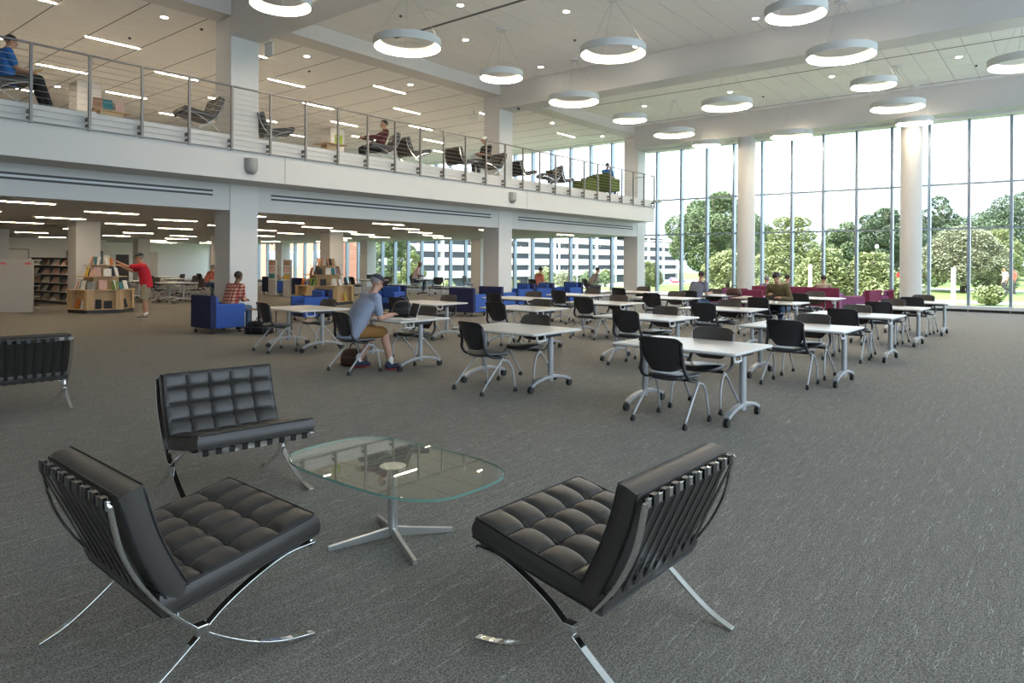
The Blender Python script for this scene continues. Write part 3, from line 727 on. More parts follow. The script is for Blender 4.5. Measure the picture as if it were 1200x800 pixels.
# side table with magazines beside maroon chairs
def sidetable(x, y, lab, s=.3, wood='wood', z=.5):
    e = thing('side_table', lab, 'table', (x, y, 0)); MB().rbox(-s, s, -s, s, z-.03, z, .02).build('tabletop', M[wood], e)
    for a in (-1, 1):
        for b in (-1, 1): MB().tube([(a*(s-.04), b*(s-.04), 0), (a*(s-.04), b*(s-.04), z-.03)], .012, 6).build('leg', M['black'], e)
    return e
x, y = gd(872, 19.6); sidetable(x, y, 'low side table with magazines in front of the maroon armchairs', .28, 'laminate', .62)
for k in range(3): t = MB().box(x-.14+.05*k, x+.1+.05*k, y-.15, y+.15, .622+.012*k, .632+.012*k).build('magazine', M[('paper', 'trim', 'paper')[k]]); tag(t, f'magazine {["at the bottom of", "in the middle of", "on top of"][k]} the pile on the side table by maroon chairs', 'magazine', 'magazines on the side table')
sx_, sy_ = -13.35, 8.25; sidetable(sx_, sy_, 'low pale side table beside the plaid-shirted man', .34, 'wood', .56)
t = MB().box(-.15, .15, -.1, .1, 0, .012).box(-.14, .0, -.09, .09, .012, .03).build('open_book', M['paper']); t.location = (sx_-.08, sy_, .562); t.rotation_euler[2] = .4; tag(t, 'open white book on the low side table near the blue armchair', 'book')

# ---------------------------------------------------------------- far tables and chairs under the gallery
def far_t(x, y, r, lab): return dup(t0, (x, y, 0), RD(r), lab, 'white rolling tables under the gallery')
def far_c(x, y, r, lab): return chair_at(x, y, r, lab, 'black rolling chairs under the gallery')
def R2(x, y, r, dx, dy): r = RD(r); return x+dx*cos(r)-dy*sin(r), y+dx*sin(r)+dy*cos(r)
fars = [((-26.2, 12.2), 0, 'left background table behind the blue armchair', 'dist'), ((-31.6, 14.6), 0, 'background table left of nearest column, second one back', ''), ((-28.7, 15.3), 0, 'table of the two students left of nearest column', ''),
        ((-29.3, 11.9), 0, 'background table behind the man in red', ''), ((-34.9, 15.6), 0, 'far left table against the pale end wall', ''), ((-35.4, 18.6), 0, 'far table at the pale end wall, right one', ''),
        ((-26.9, 18.3), 0, 'table behind the second magazine rack', ''), ((-24.9, 20.4), 0, 'table with tilted laptop by the brick view', ''), ((-24.1, 23.2), -45, 'small table of the man working far off by windows', '')]
for (x, y), r, l, _ in fars:
    lab = 'white '+l
    far_t(x, y, r, lab)
    for k, (dx, dy, rr) in enumerate(((-.3, -.58, 0), (.3, .58, 180))):
        if 'man working' in l and k == 1: continue
        a, b = R2(x, y, r, dx, dy); far_c(a, b, r+rr+random.uniform(-9, 9), ('near' if k == 0 else 'far')+'-side black chair, '+l.replace('table', 'white table', 1))
for (x, y), r, l in (((-22.5, 22.3), 60, 'facing left by the far windows, right of the working man'), ((-23.6, 25.6), -70, 'reclined, alone at the far windows facing right'), ((-21.2, 25.0), -40, 'with a person, at the far windows left of middle column'), ((-28.0, 23.6), -30, 'by far windows, left of the working man'), ((-27.0, 25.2), 30, 'turned away by far windows, nearest working man'), ((-17.5, 23.2), -12, 'with the person in orange, right of the middle column'), ((-16.2, 25.3), -30, 'with the grey-hooded person before the third column'), ((-28.6, 20.6), 20, 'at left end of the brick view by second column')):
    far_c(x, y, r, 'black rolling chair '+l)
x, y = gd(871+10, 22.5); 
# ---------------------------------------------------------------- shelving, displays, racks
def book(x, y, z, w, h, t, rz, tilt, m, lab, grp, name='book', par=None):
    b = MB().box(-w/2, w/2, -t/2, t/2, 0, h).build(name, m); b.location = (x, y, z); b.rotation_euler = (tilt, 0, rz)
    tag(b, lab, 'book', grp)
    return b
BC = [cloth('cover_%s' % n, c, .25) for n, c in (('cream', (.75, .68, .55)), ('brown', (.42, .24, .16)), ('dark', (.04, .04, .05)), ('teal', (.06, .22, .24)), ('rose', (.70, .45, .38)), ('yellow', (.6, .42, .08)), ('green', (.2, .32, .06)), ('grey', (.3, .3, .3)), ('white', (.8, .78, .75)), ('orange', (.6, .2, .05)))]
BN = ['cream', 'brown', 'black', 'teal', 'rose', 'yellow', 'green', 'grey', 'white', 'orange']
random.seed(5)
def shelving(x0, y0, x1, y1, lab, bays, grp):
    d = Vector((x1-x0, y1-y0, 0)); L = d.length; e = thing('bookshelf', lab, 'shelf', (x0, y0, 0), math.atan2(d.y, d.x)); H_ = 1.62
    bw = L/bays
    MB().box(0, L, -.25, -.23, .06, H_).build('back_panel', M['dark'], e)
    MB().box(0, L, -.27, .12, H_, H_+.03).build('top_panel', M['shelfm'], e)
    MB().box(0, L, -.25, .10, 0, .08).build('plinth', M['dark'], e)
    for k in range(bays+1): MB().box(k*bw-.012, k*bw+.012, -.25, .02, .06, H_).build('upright', M['dark'], e)
    for s in range(5):
        z = .10+s*.31; MB().box(0, L, -.23, .13, z, z+.018).build('shelf', M['shelfm'], e); MB().box(0, L, .115, .13, z-.0, z+.035).build('shelf_lip', M['trim'], e)
        for k in range(bays):
            for q in range(2):
                lx = k*bw+bw*(.28+.46*q); r = RD(0); ang = math.atan2(d.y, d.x); ly = -.02
                wx = x0+lx*cos(ang)-ly*sin(ang); wy = y0+lx*sin(ang)+ly*cos(ang); n = random.choice([0, 0, 4, 4, 8, 1, 2, 7])
                b = book(wx, wy, z+.02, bw*.40, .23, .05, ang, RD(28), BC[n], f'face-out book, {["bottom", "fourth", "middle", "second", "top"][s]} shelf, {ORD[9-(k*2+q)]} from left, long low shelving', grp)
    return e
shelving(-26.3, 9.0, -30.3, 8.72, 'long low metal shelving with face-out books at far left', 5, 'face-out books on the far left shelving')
# end panel rows at the extreme left
e = thing('shelf_end', 'pale grey shelf end panel with two small pink labels', 'shelf', (-24.35, 6.60, 0), math.atan2(.62, .25)-.25)
MB().box(-.46, .46, -.03, .03, 0, 1.56).build('end_panel', M['shelfm'], e); MB().box(-.46, .46, .03, .6, 1.54, 1.57).build('top_panel', M['shelfm'], e)
for s in (-1, 1): MB().box(s*.32-.08, s*.32+.08, -.036, -.03, 1.42, 1.48).build('label_card', M['signm'], e)
for s in range(5): MB().box(-.44, .44, .03, .6, .1+s*.33, .12+s*.33).build('shelf', M['shelfm'], e)
e = thing('bookshelf', 'shelving run cut by the left frame edge', 'shelf', (-25.6, 5.5, 0), .9)
MB().box(-1.0, .48, -.02, .02, 0, 1.68).build('back_panel', M['dark'], e)
for s in range(6): MB().box(-1.0, .48, -.28, .0, .05+s*.32, .07+s*.32).build('shelf', M['trim'], e)
# stepped wooden displays
def ngon(c, r, n, rot): return [(c[0]+r*cos(rot+2*pi*k/n), c[1]+r*sin(rot+2*pi*k/n)) for k in range(n)]
def display(x, y, rz, lab, sc=1.0, mirror=False):
    e = thing('book_display', lab, 'display stand', (x, y, 0), rz)
    def plate(r, z0, z1, name, m='wood', n=6, r1=None):
        MB().loft([[(px, py, z0) for px, py in ngon((0, 0), r*sc, n, pi/6)], [(px, py, z1) for px, py in ngon((0, 0), (r1 or r)*sc, n, pi/6)]]).build(name, M[m], e, bevel=.004)
    plate(1.02, 0, .10, 'plinth', 'black'); plate(1.06, .10, .125, 'base_board')
    plate(.84, .125, .66, 'lower_core')
    for k in range(6):
        a = pi/6+k*pi/3; p = Vector((1.045*sc*cos(a), 1.045*sc*sin(a), 0)); q = Vector((.5*sc*cos(a), .5*sc*sin(a), 0)); d = (p-q); s = Vector((-d.y, d.x, 0)).normalized()*.03
        MB().loft([[q+s+Vector((0, 0, .125)), q-s+Vector((0, 0, .125)), p-s+Vector((0, 0, .125)), p+s+Vector((0, 0, .125))], [q+s+Vector((0, 0, .66)), q-s+Vector((0, 0, .66)), p-s+Vector((0, 0, .66)), p+s+Vector((0, 0, .66))]]).build('divider', M['wood'], e)
        a1 = a; a2 = a+pi/3; P1 = Vector((cos(a1), sin(a1), 0))*1.045*sc; P2 = Vector((cos(a2), sin(a2), 0))*1.045*sc
        t = (P2-P1).normalized(); nn = Vector((t.y, -t.x, 0))*.02
        for (u0, u1) in ((0, .22), (.86, 1.0)):
            A, B = P1.lerp(P2, u0), P1.lerp(P2, u1)
            MB().loft([[A+Vector((0, 0, zz)), B+Vector((0, 0, zz)), B-nn+Vector((0, 0, zz)), A-nn+Vector((0, 0, zz))] for zz in (.125, .66)]).build('front_panel', M['wood'], e)
    plate(1.08, .66, .69, 'lower_shelf'); plate(.55, .69, 1.06, 'middle_core'); plate(.82, 1.06, 1.085, 'middle_shelf')
    plate(.34, 1.085, 1.40, 'upper_core'); plate(.56, 1.40, 1.42, 'top_shelf')
    return e
d1x, d1y = gd(119, 20.9); disp_rz = RD(-16)
display(d1x, d1y, disp_rz, 'stepped light-wood book display island beside the man in red', .84)
random.seed(9)
def dbooks(cx, cy, rz, where, grp, faces, sc_=1.0):
    lv = (('lower shelf', .691, .80, 3), ('middle shelf', 1.087, .55, 2), ('top shelf', 1.422, .34, 2), ('bottom niche', .128, .93, 2))
    n = 0; PL = {3: ('left', 'middle', 'right'), 2: ('left', 'right')}; FN = {-3: 'far left', -2: 'left', -1: 'front', 0: 'right'}
    for nm, z, rad, cnt in lv:
        for k in faces:
            a = rz+pi/3*k+pi/3; tx, ty = -sin(a), cos(a)
            for q in range(cnt):
                off = (q-(cnt-1)/2)*(.36 if nm == 'lower shelf' else .3)*sc_; rad_ = rad*sc_
                bx, by = cx+rad_*.87*cos(a)+tx*off, cy+rad_*.87*sin(a)+ty*off; ci = random.choice([0, 8, 5, 2, 7, 3, 9, 6, 2, 8, 1, 4]); w = random.uniform(.15, .22); h = random.uniform(.22, .30)
                b = book(bx, by, z, w, h, .02, a+pi/2+random.uniform(-.25, .25), RD(-16), BC[ci], f'{BN[ci]} book on the {nm}, {PL[cnt][q]} of the {FN[k]} face, {where}', grp); n += 1
                b.rotation_euler = (RD(-14), 0, a+pi/2+random.uniform(-.2, .2))
dbooks(d1x, d1y, disp_rz, 'stand by red-shirted man', 'books on the near display', (-3, -2, -1, 0), .84)
d2x, d2y = gp(372, 357.5); d2x -= .55; d2y += .7
display(d2x, d2y, RD(20), 'second stepped light-wood book display behind the blue armchair', 1.0)
dbooks(d2x, d2y, RD(20), 'second display', 'books on the far display', (-3, -2, -1, 0))
# yellow book with butterfly
for n, (u, v, l) in enumerate(((319, 345.5, 'left'), (336.5, 347.5, 'right'))):
    x, y = gp(u, v); e = thing('magazine_rack', f'tall pale magazine rack with three pockets, {l} of the pair left of second column', 'rack', (x, y, 0), RD(35))
    MB().box(-.17, .17, -.05, .12, 0, 1.62).build('body', M['shelfm'], e, bevel=.01); MB().box(-.24, .24, -.2, .2, 0, .03).build('foot', M['shelfm'], e)
    for k in range(3): MB().box(-.15, .15, -.085, -.05, .72+k*.3, .76+k*.3).build('pocket', M['trim'], e); MB().box(-.12, .12, -.075, -.055, .76+k*.3, .96+k*.3).build('magazine', BC[(3, 4, 1, 5, 4, 1)[k+3*n]], e)
# tall dark screen board by the man in red
bx_, by_ = gd(143.5, 27); t = thing('display_board', 'tall dark panel standing behind the man in red', 'board', (bx_, by_, 0), RD(35)); MB().box(-.26, .26, -.03, .03, .45, 1.78).build('panel', M['dark'], t, bevel=.01); MB().box(-.3, .3, -.2, .2, 0, .03).box(-.04, .04, -.02, .02, .03, .5).build('stand', M['dark'], t)
# gallery small items
e = thing('gallery_display', 'small wooden book stand on the gallery between lounge chairs at left', 'display stand', (-15.3, 5.75, FL2-.12)); MB().box(-.16, .16, -.34, .34, .42, .44).build('top_board', M['wood'], e); MB().box(-.1, .1, -.22, .22, 0, .42).build('body', M['wood'], e)
for k, (dy, c, l) in enumerate(((-.3, 1, 'left'), (-.05, 3, 'middle'), (.25, 4, 'right'))): book(-15.3, 5.75+dy*.8, FL2+.322, .17, .24, .03, RD(80), RD((18, -10, -18)[k]), BC[c], f'{l} book propped on the small gallery book stand', 'books on the gallery stand')
e = thing('gallery_table', 'low wooden table on the gallery with a lime green folder', 'table', (-15.3, 11.15, FL2)); MB().box(-.3, .3, -.34, .34, .36, .38).build('tabletop', M['wood'], e); MB().box(-.12, .12, -.18, .18, 0, .36).build('base', M['wood'], e)
t = MB().box(-.1, .1, -.015, .015, 0, .26).build('folder', mat('lime_folder', (.35, .5, .03), .6)); t.location = (-15.2, 11.35, FL2+.392); t.rotation_euler = (0, 0, RD(80)); tag(t, 'lime green folder standing on the low gallery table', 'folder')
gch = armchair('green_armchair', 'dark green armchair on the gallery with a dark-haired reader, back to camera', M['green'], M['green']); gch.location = (-14.95, 24.6, FL2+.1); gch.rotation_euler[2] = RD(0); gch['group'] = 'green armchairs on the gallery'
dup(gch, (-15.3, 23.6, FL2), RD(150), 'dark green armchair on the gallery, left of the reader in green chair', 'green armchairs on the gallery')

# ---------------------------------------------------------------- things on tables and floor
def laptop(x, y, z, rz, lab):
    e = thing('laptop', lab, 'laptop', (x, y, z), RD(rz)); MB().box(-.165, .165, -.115, .115, 0, .016).build('base', M['alu'], e, bevel=.003); MB().box(-.145, .145, -.03, .09, .016, .018).build('keyboard', M['black'], e)
    T = lambda v: Vector((v.x, .115+v.y*cos(RD(105))*1+v.z*0, .016)) + Vector((0, 0, 0))
    o = MB().box(-.165, .165, 0, .006, 0, .225).build('lid', M['alu'], e, bevel=.002); o.location = (0, .115, .016); o.rotation_euler[0] = RD(-18)
    s = MB().box(-.15, .15, -.001, .0, .012, .213).build('screen', M['screen'], o); return e
laptop(-7.72, 6.98, .738, -22, 'white-rimmed open laptop on the table of the man in grey T-shirt')
x, y = -24.9, 20.4; laptop(x, y, .738, 60, 'open laptop on the white table by the brick view')
x, y = -24.1, 23.2; laptop(x, y, .738, 135, 'open laptop of the man working by the far windows')
x, y = gp(553, 345); 
for k in range(5): 
    t = MB().box(-.105, .105, -.148, .148, 0, .003+.004*(k == 2)).build('paper_sheet', M['paper']); t.location = (-8.08+.14*k, 6.86+.05*(k % 2), .738+.001*k); t.rotation_euler[2] = .3*k; tag(t, f'white paper sheet on the table of the man in grey T-shirt, {ORD[k]} from his hands', 'paper', 'papers on the front-row table')
# backpack, bags
def bagthing(x, y, rz, lab, m, sx=.24, sy=.15, sz=.3, z=0):
    e = thing('bag', lab, 'bag', (x, y, z), RD(rz)); mb = MB(); rings = []
    for t, w in ((0, .9), (.08, 1), (.5, .98), (.8, .86), (.95, .6), (1, .3)): rings.append([(sx*w*math.copysign(abs(cos(a))**.6, cos(a)), sy*w*math.copysign(abs(sin(a))**.6, sin(a)), sz*t) for a in [2*pi*k/20 for k in range(20)]])
    smooth_by_angle(mb.loft(rings).build('body', m, e), 60)
    MB().box(-sx*.7, sx*.7, -sy-.03, -sy*.6, sz*.12, sz*.55).build('front_pocket', m, e, bevel=.02)
    MB().tube(bez([(-.08, 0, sz*.97), (-.05, 0, sz+.06), (.05, 0, sz+.06), (.08, 0, sz*.97)], 10), .010, 6).build('handle', m, e, smooth=True); return e
bagthing(-13.75, 8.2, 30, 'black backpack slumped on the floor beside the man in plaid', M['black'], .30, .2, .28)
bagthing(-8.45, 6.62, 15, 'brown leather bag under the chair of the man in grey T-shirt', M['bag'], .22, .11, .27)
x, y = gp(464, 348); bagthing(x-.3, y, 10, 'dark bag on the floor beside the man working by far windows', M['black'], .2, .14, .4)
x, y = gd(945, 19.2)
bagthing(-6.95+.0, 17.95, 10, 'dark satchel on the table behind the man in the grey tee', M['bag'], .2, .1, .2, z=.737)
bagthing(-8.55, 7.55, 40, 'dark camera-like bag on the far chair side of the grey-shirted man', M['black'], .16, .12, .25, z=.737-.0)
bpy.data.objects['bag.004'].location = (-8.0, 7.2, .737) if 'bag.004' in bpy.data.objects else (0, 0, 0)
tx, ty = FR[(3, 2)][0]-.69, FR[(3, 2)][1]+.51
for k, (dx, dy, r, h, m, l) in enumerate(((-.35, -.25, .025, .09, 'wood', 'small amber bottle'), (-.25, -.3, .03, .05, 'trim', 'white cup'))):
    t = MB().cyl(0, 0, 0, h*.7, r, 16).cyl(0, 0, h*.7, h, r*.9, 16, r*.5 if k == 0 else r).build('cup' if k else 'bottle', M[m]); t.location = (tx+dx, ty+dy, .737); tag(t, l+' on the table of the man in olive shirt', 'cup' if k else 'bottle')
t = MB().box(-.15, .15, -.1, .1, 0, .02).build('open_book', M['paper']); t.location = (tx+.02, ty-.12, .738); tag(t, 'open book under the hands of the man in olive shirt', 'book')

# ---------------------------------------------------------------- people
def person(name_label, loc, rz, pose, top, legs, skin='skin', hair='hairb', short_sleeve=True, shorts=False, cap=None, seat_h=.47, lean=.12, hands=((-.12, .42, .77), (.12, .42, .77)), head_pitch=20, head_yaw=0, girth=1.0, shoes='black', scale=1.0, feet=None, knees=None, vox=.011, shin=None, sole=None, socks=False, elbows=None, bald=False, glasses=False):
    e = thing('person', name_label, 'person', loc, RD(rz)); V3 = Vector
    sit = pose == 'sit'
    hipz = seat_h+.10 if sit else .93
    hip = V3((0, 0, hipz)); la = lean
    chest = hip+V3((0, la*.75, .36)); neckb = hip+V3((0, la*1.15, .52)); sh = hip+V3((0, la*1.05, .46))
    hp = RD(head_pitch); hy = RD(head_yaw)
    headc = neckb+V3((0, .035+.08*sin(hp), .15))
    Rh = Matrix.Rotation(hy, 3, 'Z') @ Matrix.Rotation(-hp, 3, 'X')
    sc = [sh+V3((s*.185, 0, 0)) for s in (-1, 1)]
    hj = [hip+V3((s*.095, 0, -.02)) for s in (-1, 1)]
    kn = [V3(k) for k in knees] if knees else ([V3((s*.14, .43, hipz-.03)) for s in (-1, 1)] if sit else [V3((s*.10, .03, .50)) for s in (-1, 1)])
    ft = [V3(k) for k in feet] if feet else ([V3((s*.13, .40, .09)) for s in (-1, 1)] if sit else [V3((s*.11, 0, .09)) for s in (-1, 1)])
    hd = [V3(h) for h in hands]
    el = []
    for i in (0, 1):
        if elbows: el.append(V3(elbows[i])); continue
        a, b = sc[i], hd[i]; d = b-a; L = min(d.length, .545); mid = a+d*.5; h = sqrt(max(0, .285**2-(L/2)**2)); dn = V3(((-1, 1)[i]*.35, -.25, -1)); dn = (dn-d.normalized()*dn.dot(d.normalized())).normalized(); el.append(mid+dn*h)
    body = MB()
    # torso core, neck, head
    [body.limb(hip+V3((s*.05, 0, 0)), .085, chest+V3((s*.05, 0, 0)), .078, 12).limb(chest+V3((s*.05, 0, 0)), .078, sh+V3((s*.05, 0, -.03)), .070, 12) for s in (-1, 1)]; body.limb(sh, .07, neckb, .055).limb(neckb-V3((0, .01, .05)), .062, headc-V3((0, 0, .04)), .052)
    for i in (0, 1): body.limb(sh, .070, sc[i], .058)
    body.ell(headc+Rh @ V3((0, -.008, .035)), .076, .096, .092, Rh, 16, 10)
    body.ell(headc+Rh @ V3((0, .028, -.035)), .058, .066, .074, Rh, 14, 8)
    body.limb(headc+Rh @ V3((0, .088, .025)), .010, headc+Rh @ V3((0, .108, -.012)), .015, 6)
    body.ell(headc+Rh @ V3((0, .088, -.045)), .024, .012, .008, Rh, 8, 5)
    for s in (-1, 1): body.ell(headc+Rh @ V3((s*.078, -.005, .005)), .010, .020, .032, Rh, 8, 6)
    for i in (0, 1):
        s = (-1, 1)[i]
        body.limb(sc[i], .052, el[i], .041).limb(el[i], .040, hd[i], .027)
        fd = (hd[i]-el[i]).normalized(); side = fd.cross(V3((0, 0, 1))); side = side.normalized() if side.length > .1 else V3((1, 0, 0)); dn = side.cross(fd).normalized()
        if dn.z > 0: dn = -dn
        palm = hd[i]+fd*.055; body.limb(hd[i], .028, palm, .026)
        for s2 in (-1, 1): body.limb(hd[i]+fd*.02+side*.018*s2, .017, palm+fd*.02+side*.024*s2, .015, 8)
        for k, L in enumerate((.062, .074, .07, .055)):
            b0 = palm+fd*.022+side*(k-1.5)*.0175; b1 = b0+fd*L*.5+dn*.008; b2 = b1+fd*L*.38+dn*.02
            body.limb(b0, .0095, b1, .009, 6).limb(b1, .009, b2, .008, 6)
        tb = hd[i]+fd*.03-side*s*.028; body.limb(tb, .012, tb+fd*.03-side*s*.025+dn*.008, .010, 6).limb(tb+fd*.03-side*s*.025+dn*.008, .010, tb+fd*.062-side*s*.022+dn*.015, .008, 6)
        body.limb(hj[i], .088, kn[i], .058).limb(kn[i], .056, kn[i].lerp(ft[i], .35), .058).limb(kn[i].lerp(ft[i], .35), .058, ft[i]+V3((0, 0, .01)), .036)
        body.limb(ft[i], .038, ft[i]+V3((0, .12, -.045)), .028)
    def rem(mb, nm, m, par, v):
        o = mb.build(nm, m, par); r = o.modifiers.new('r', 'REMESH'); r.mode = 'VOXEL'; r.voxel_size = v; r.use_smooth_shade = True
        s = o.modifiers.new('s', 'SMOOTH'); s.factor = .5; s.iterations = 2; return o
    bo = rem(body, 'body', M[skin] if skin in M else skin, e, vox)
    for s in (-1, 1): MB().ell(headc+Rh @ V3((s*.030, .083, .022)), .011, .008, .007, Rh, 8, 6).build('eye', M['black'], bo, smooth=True)
    if glasses:
        g = MB()
        for s in (-1, 1): g.tube([headc+Rh @ V3((s*.032+.02*cos(a), .100, .022+.016*sin(a))) for a in [2*pi*k/12 for k in range(13)]], .003, 5); g.tube([headc+Rh @ V3((s*.052, .1, .026)), headc+Rh @ V3((s*.08, .0, .022))], .003, 5)
        g.build('glasses', M['black'], e)
    # shirt
    sm = MB()
    rings = []
    for t, w, d in ((-.10, .165, .125), (0, .175, .135), (.14, .170, .132), (.28, .182, .132), (.40, .190, .125), (.475, .158, .105), (.53, .085, .082)):
        y = la*(t/.46)*1.05-(.012+.02*(girth-1)*5*sin(pi*min(1, max(0, t/.5)))*.3 if t > 0 else 0); c = hip+V3((0, y, t)); g_ = 1+(girth-1)*(1 if t < .42 else .5); w *= g_; d *= g_
        rings.append([c+V3((w*cos(2*pi*k/20), d*sin(2*pi*k/20), 0)) for k in range(20)])
    sm.loft(rings)
    for i in (0, 1):
        sm.limb(sh+V3(((-.09, .09)[i], -.005, -.02)), .09*girth**.5, sc[i], .076*girth**.5)
        if short_sleeve: sm.limb(sc[i], .076, sc[i].lerp(el[i], .72), .066)
        else: sm.limb(sc[i], .071, el[i], .056).limb(el[i], .056, el[i].lerp(hd[i], .86), .040)
    so_ = rem(sm, 'shirt', top, e, .012)
    # trousers
    pm = MB(); pm.limb(hip+V3((-.07, -.01, 0)), .118, hip+V3((.07, -.01, 0)), .118)
    for i in (0, 1):
        if shorts: pm.limb(hj[i], .108, hj[i].lerp(kn[i], .93), .088)
        else: pm.limb(hj[i], .102, kn[i], .075).limb(kn[i], .074, ft[i]+V3((0, 0, .03)), .052)
    rem(pm, 'shorts' if shorts else 'trousers', legs, e, .012)
    for i in (0, 1):
        F = ft[i]; f = MB(); f.limb(F+V3((0, -.045, -.035)), .045, F+V3((0, .05, -.03)), .046).limb(F+V3((0, .05, -.035)), .046, F+V3((0, .16, -.052)), .036).limb(F+V3((0, -.02, .0)), .046, F+V3((0, -.02, -.04)), .046)
        for q in range(0): pass
        f.v = [(x, y, max(z, F.z-.088)) for x, y, z in f.v]
        sh_ = rem(f, 'shoe', M[shoes] if isinstance(shoes, str) else shoes, e, .012)
        b = MB().ell(F+V3((0, .055, -.078)), .05, .155, .012, None, 16, 5).build('sole', sole or M['trim'], sh_, smooth=True)
        if socks: MB().limb(F+V3((0, 0, .0)), .043, F+V3((0, 0, .07)), .042).build('sock', M['trim'], e, smooth=True)
    # hair / cap
    HM = M[hair] if isinstance(hair, str) else hair
    if not bald:
        hm = MB()
        n, mm = 18, 10; rings = []
        for j in range(mm+1):
            a = RD(-30)+RD(119)*j/mm; ring = []
            for k in range(n):
                b = 2*pi*k/n; x, y, z = .083*cos(a)*cos(b), .104*cos(a)*sin(b), .100*sin(a)
                if y > 0 and z < .045: y, z = y*.55, z+.035*(y/.1)
                ring.append(headc+Rh @ V3((x, y-.014, z+.038)))
            rings.append(ring)
        hm.loft(rings).build('hair', HM, e, smooth=True)
    if cap:
        cm = MB(); rings = []
        for j in range(9):
            a = RD(2)+RD(87)*j/8; rings.append([headc+Rh @ V3((.089*cos(a)*cos(2*pi*k/20), .109*cos(a)*sin(2*pi*k/20)-.01, .088*sin(a)+.052)) for k in range(20)])
        cp = cm.loft(rings).build('cap', cap[0], e, smooth=True); s = cap[1]
        bm = MB(); A = [headc+Rh @ V3((.075*cos(t), s*(.085+.085*sin(t)), .052+.0*sin(t)-.015*sin(t))) for t in [pi*k/12 for k in range(13)]]; bm.loft([A, [p+Rh @ V3((0, 0, .007)) for p in A]]).build('brim', cap[2] if len(cap) > 2 else cap[0], cp, smooth=True)
    e.scale = (scale,)*3
    return e
M['skin'] = M['skin']
def plaid():
    m = mat('plaid_shirt', (.45, .2, .15), .9); nt = m.node_tree; b = nt.nodes['Principled BSDF']; tc = nt.nodes.new('ShaderNodeTexCoord'); prev = None
    ax = [('X', 0), ('Z', 2)]; s = nt.nodes.new('ShaderNodeSeparateXYZ'); nt.links.new(tc.outputs['Object'], s.inputs[0]); outs = []
    for nm, i in ax:
        mu = nt.nodes.new('ShaderNodeMath'); mu.operation = 'MULTIPLY'; mu.inputs[1].default_value = 14; nt.links.new(s.outputs[i], mu.inputs[0])
        fr = nt.nodes.new('ShaderNodeMath'); fr.operation = 'FRACT'; nt.links.new(mu.outputs[0], fr.inputs[0])
        gt_ = nt.nodes.new('ShaderNodeMath'); gt_.operation = 'GREATER_THAN'; gt_.inputs[1].default_value = .6; nt.links.new(fr.outputs[0], gt_.inputs[0]); outs.append(gt_.outputs[0])
    ad = nt.nodes.new('ShaderNodeMath'); ad.operation = 'ADD'; nt.links.new(outs[0], ad.inputs[0]); nt.links.new(outs[1], ad.inputs[1])
    mu = nt.nodes.new('ShaderNodeMath'); mu.operation = 'MULTIPLY'; mu.inputs[1].default_value = .5; nt.links.new(ad.outputs[0], mu.inputs[0])
    r = nt.nodes.new('ShaderNodeValToRGB'); nt.links.new(mu.outputs[0], r.inputs[0]); e = r.color_ramp.elements; e[0].color = (.50, .34, .24, 1); e[1].color = (.10, .02, .03, 1); e2 = e.new(.5); e2.color = (.36, .07, .06, 1)
    nt.links.new(r.outputs[0], b.inputs['Base Color']); return m
tee = cloth('grey_tee', (.26, .29, .38)); khaki = cloth('khaki', (.26, .125, .035)); redt = cloth('red_tee', (.52, .012, .03)); olive = cloth('olive_shirt', (.10, .075, .035)); jeans = cloth('blue_jeans', (.06, .10, .17)); beige = cloth('beige_shirt', (.35, .29, .22)); dkgrey = cloth('dark_grey_cloth', (.05, .05, .055))
lblue = cloth('bright_blue', (.03, .14, .40)); lpink = cloth('pale_pink', (.5, .40, .40)); orange = cloth('orange_top', (.5, .14, .10)); tan = cloth('tan_shorts', (.34, .29, .19)); slate = cloth('slate_tee', (.14, .15, .21)); capn = cloth('navy_cap', (.045, .042, .06)); capg = cloth('green_cap', (.02, .035, .018)); blk = cloth('black_cloth', (.02, .02, .022))
rsole = mat('red_sole', (.40, .03, .02), .6)
person('heavy man in grey T-shirt, tan shorts and dark cap, reading at the front-row table', (-8.10, 6.30, 0), -14, 'sit', tee, khaki, 'skin', 'hairg', True, True, (capn, 1), girth=1.28, lean=.27, hands=((-.18, .56, .78), (.10, .58, .78)), head_pitch=28, shoes=cloth('navy_shoe', (.03, .04, .08)), socks=True, feet=((-.16, .18, .10), (.22, .50, .09)), scale=1.02, glasses=True, vox=.008, sole=rsole)
p = person('man in red T-shirt, khaki shorts and green cap, reaching to the display', (-19.40, 8.22, 0), 150, 'stand', redt, tan, 'skinm', 'hairg', True, True, (capg, 1), girth=1.15, lean=.10, hands=((-.06, .66, 1.50), (.14, .60, 1.38)), head_pitch=12, shoes=cloth('beige_shoe', (.25, .22, .16)), socks=True, scale=1.02, vox=.009)
person('man in red and tan plaid shirt and jeans sitting in the blue armchair', (-14.50, 7.92, 0), 14, 'sit', plaid(), jeans, 'skind', 'hairb', False, False, None, lean=.16, hands=((-.1, .38, .72), (.1, .40, .70)), head_pitch=22, vox=.009, seat_h=.44, girth=1.18)
person('man in grey-blue T-shirt leaning over the second-from-left rear table, back to camera', (-7.78, 17.27, 0), -10, 'sit', slate, jeans, 'skinm', 'hairb', True, False, None, lean=.25, hands=((-.12, .46, .80), (.22, .46, .80)), head_pitch=28, scale=1.0, girth=1.1)
person('man in olive shirt and black backwards cap facing the camera at his table', (-5.22, 16.45, 0), 176, 'sit', olive, jeans, 'skinm', 'hairb', False, False, (M['black'], -1), lean=.22, hands=((-.12, .42, .80), (.12, .40, .86)), head_pitch=26, scale=1.02, girth=1.1)
x, y = gd(965, 22.3); person('man in beige shirt sitting in a maroon armchair, back to camera', (x, y+.05, 0), 0, 'sit', beige, jeans, 'skinm', 'hairb', True, lean=-.05, head_pitch=10, seat_h=.32, vox=.016)
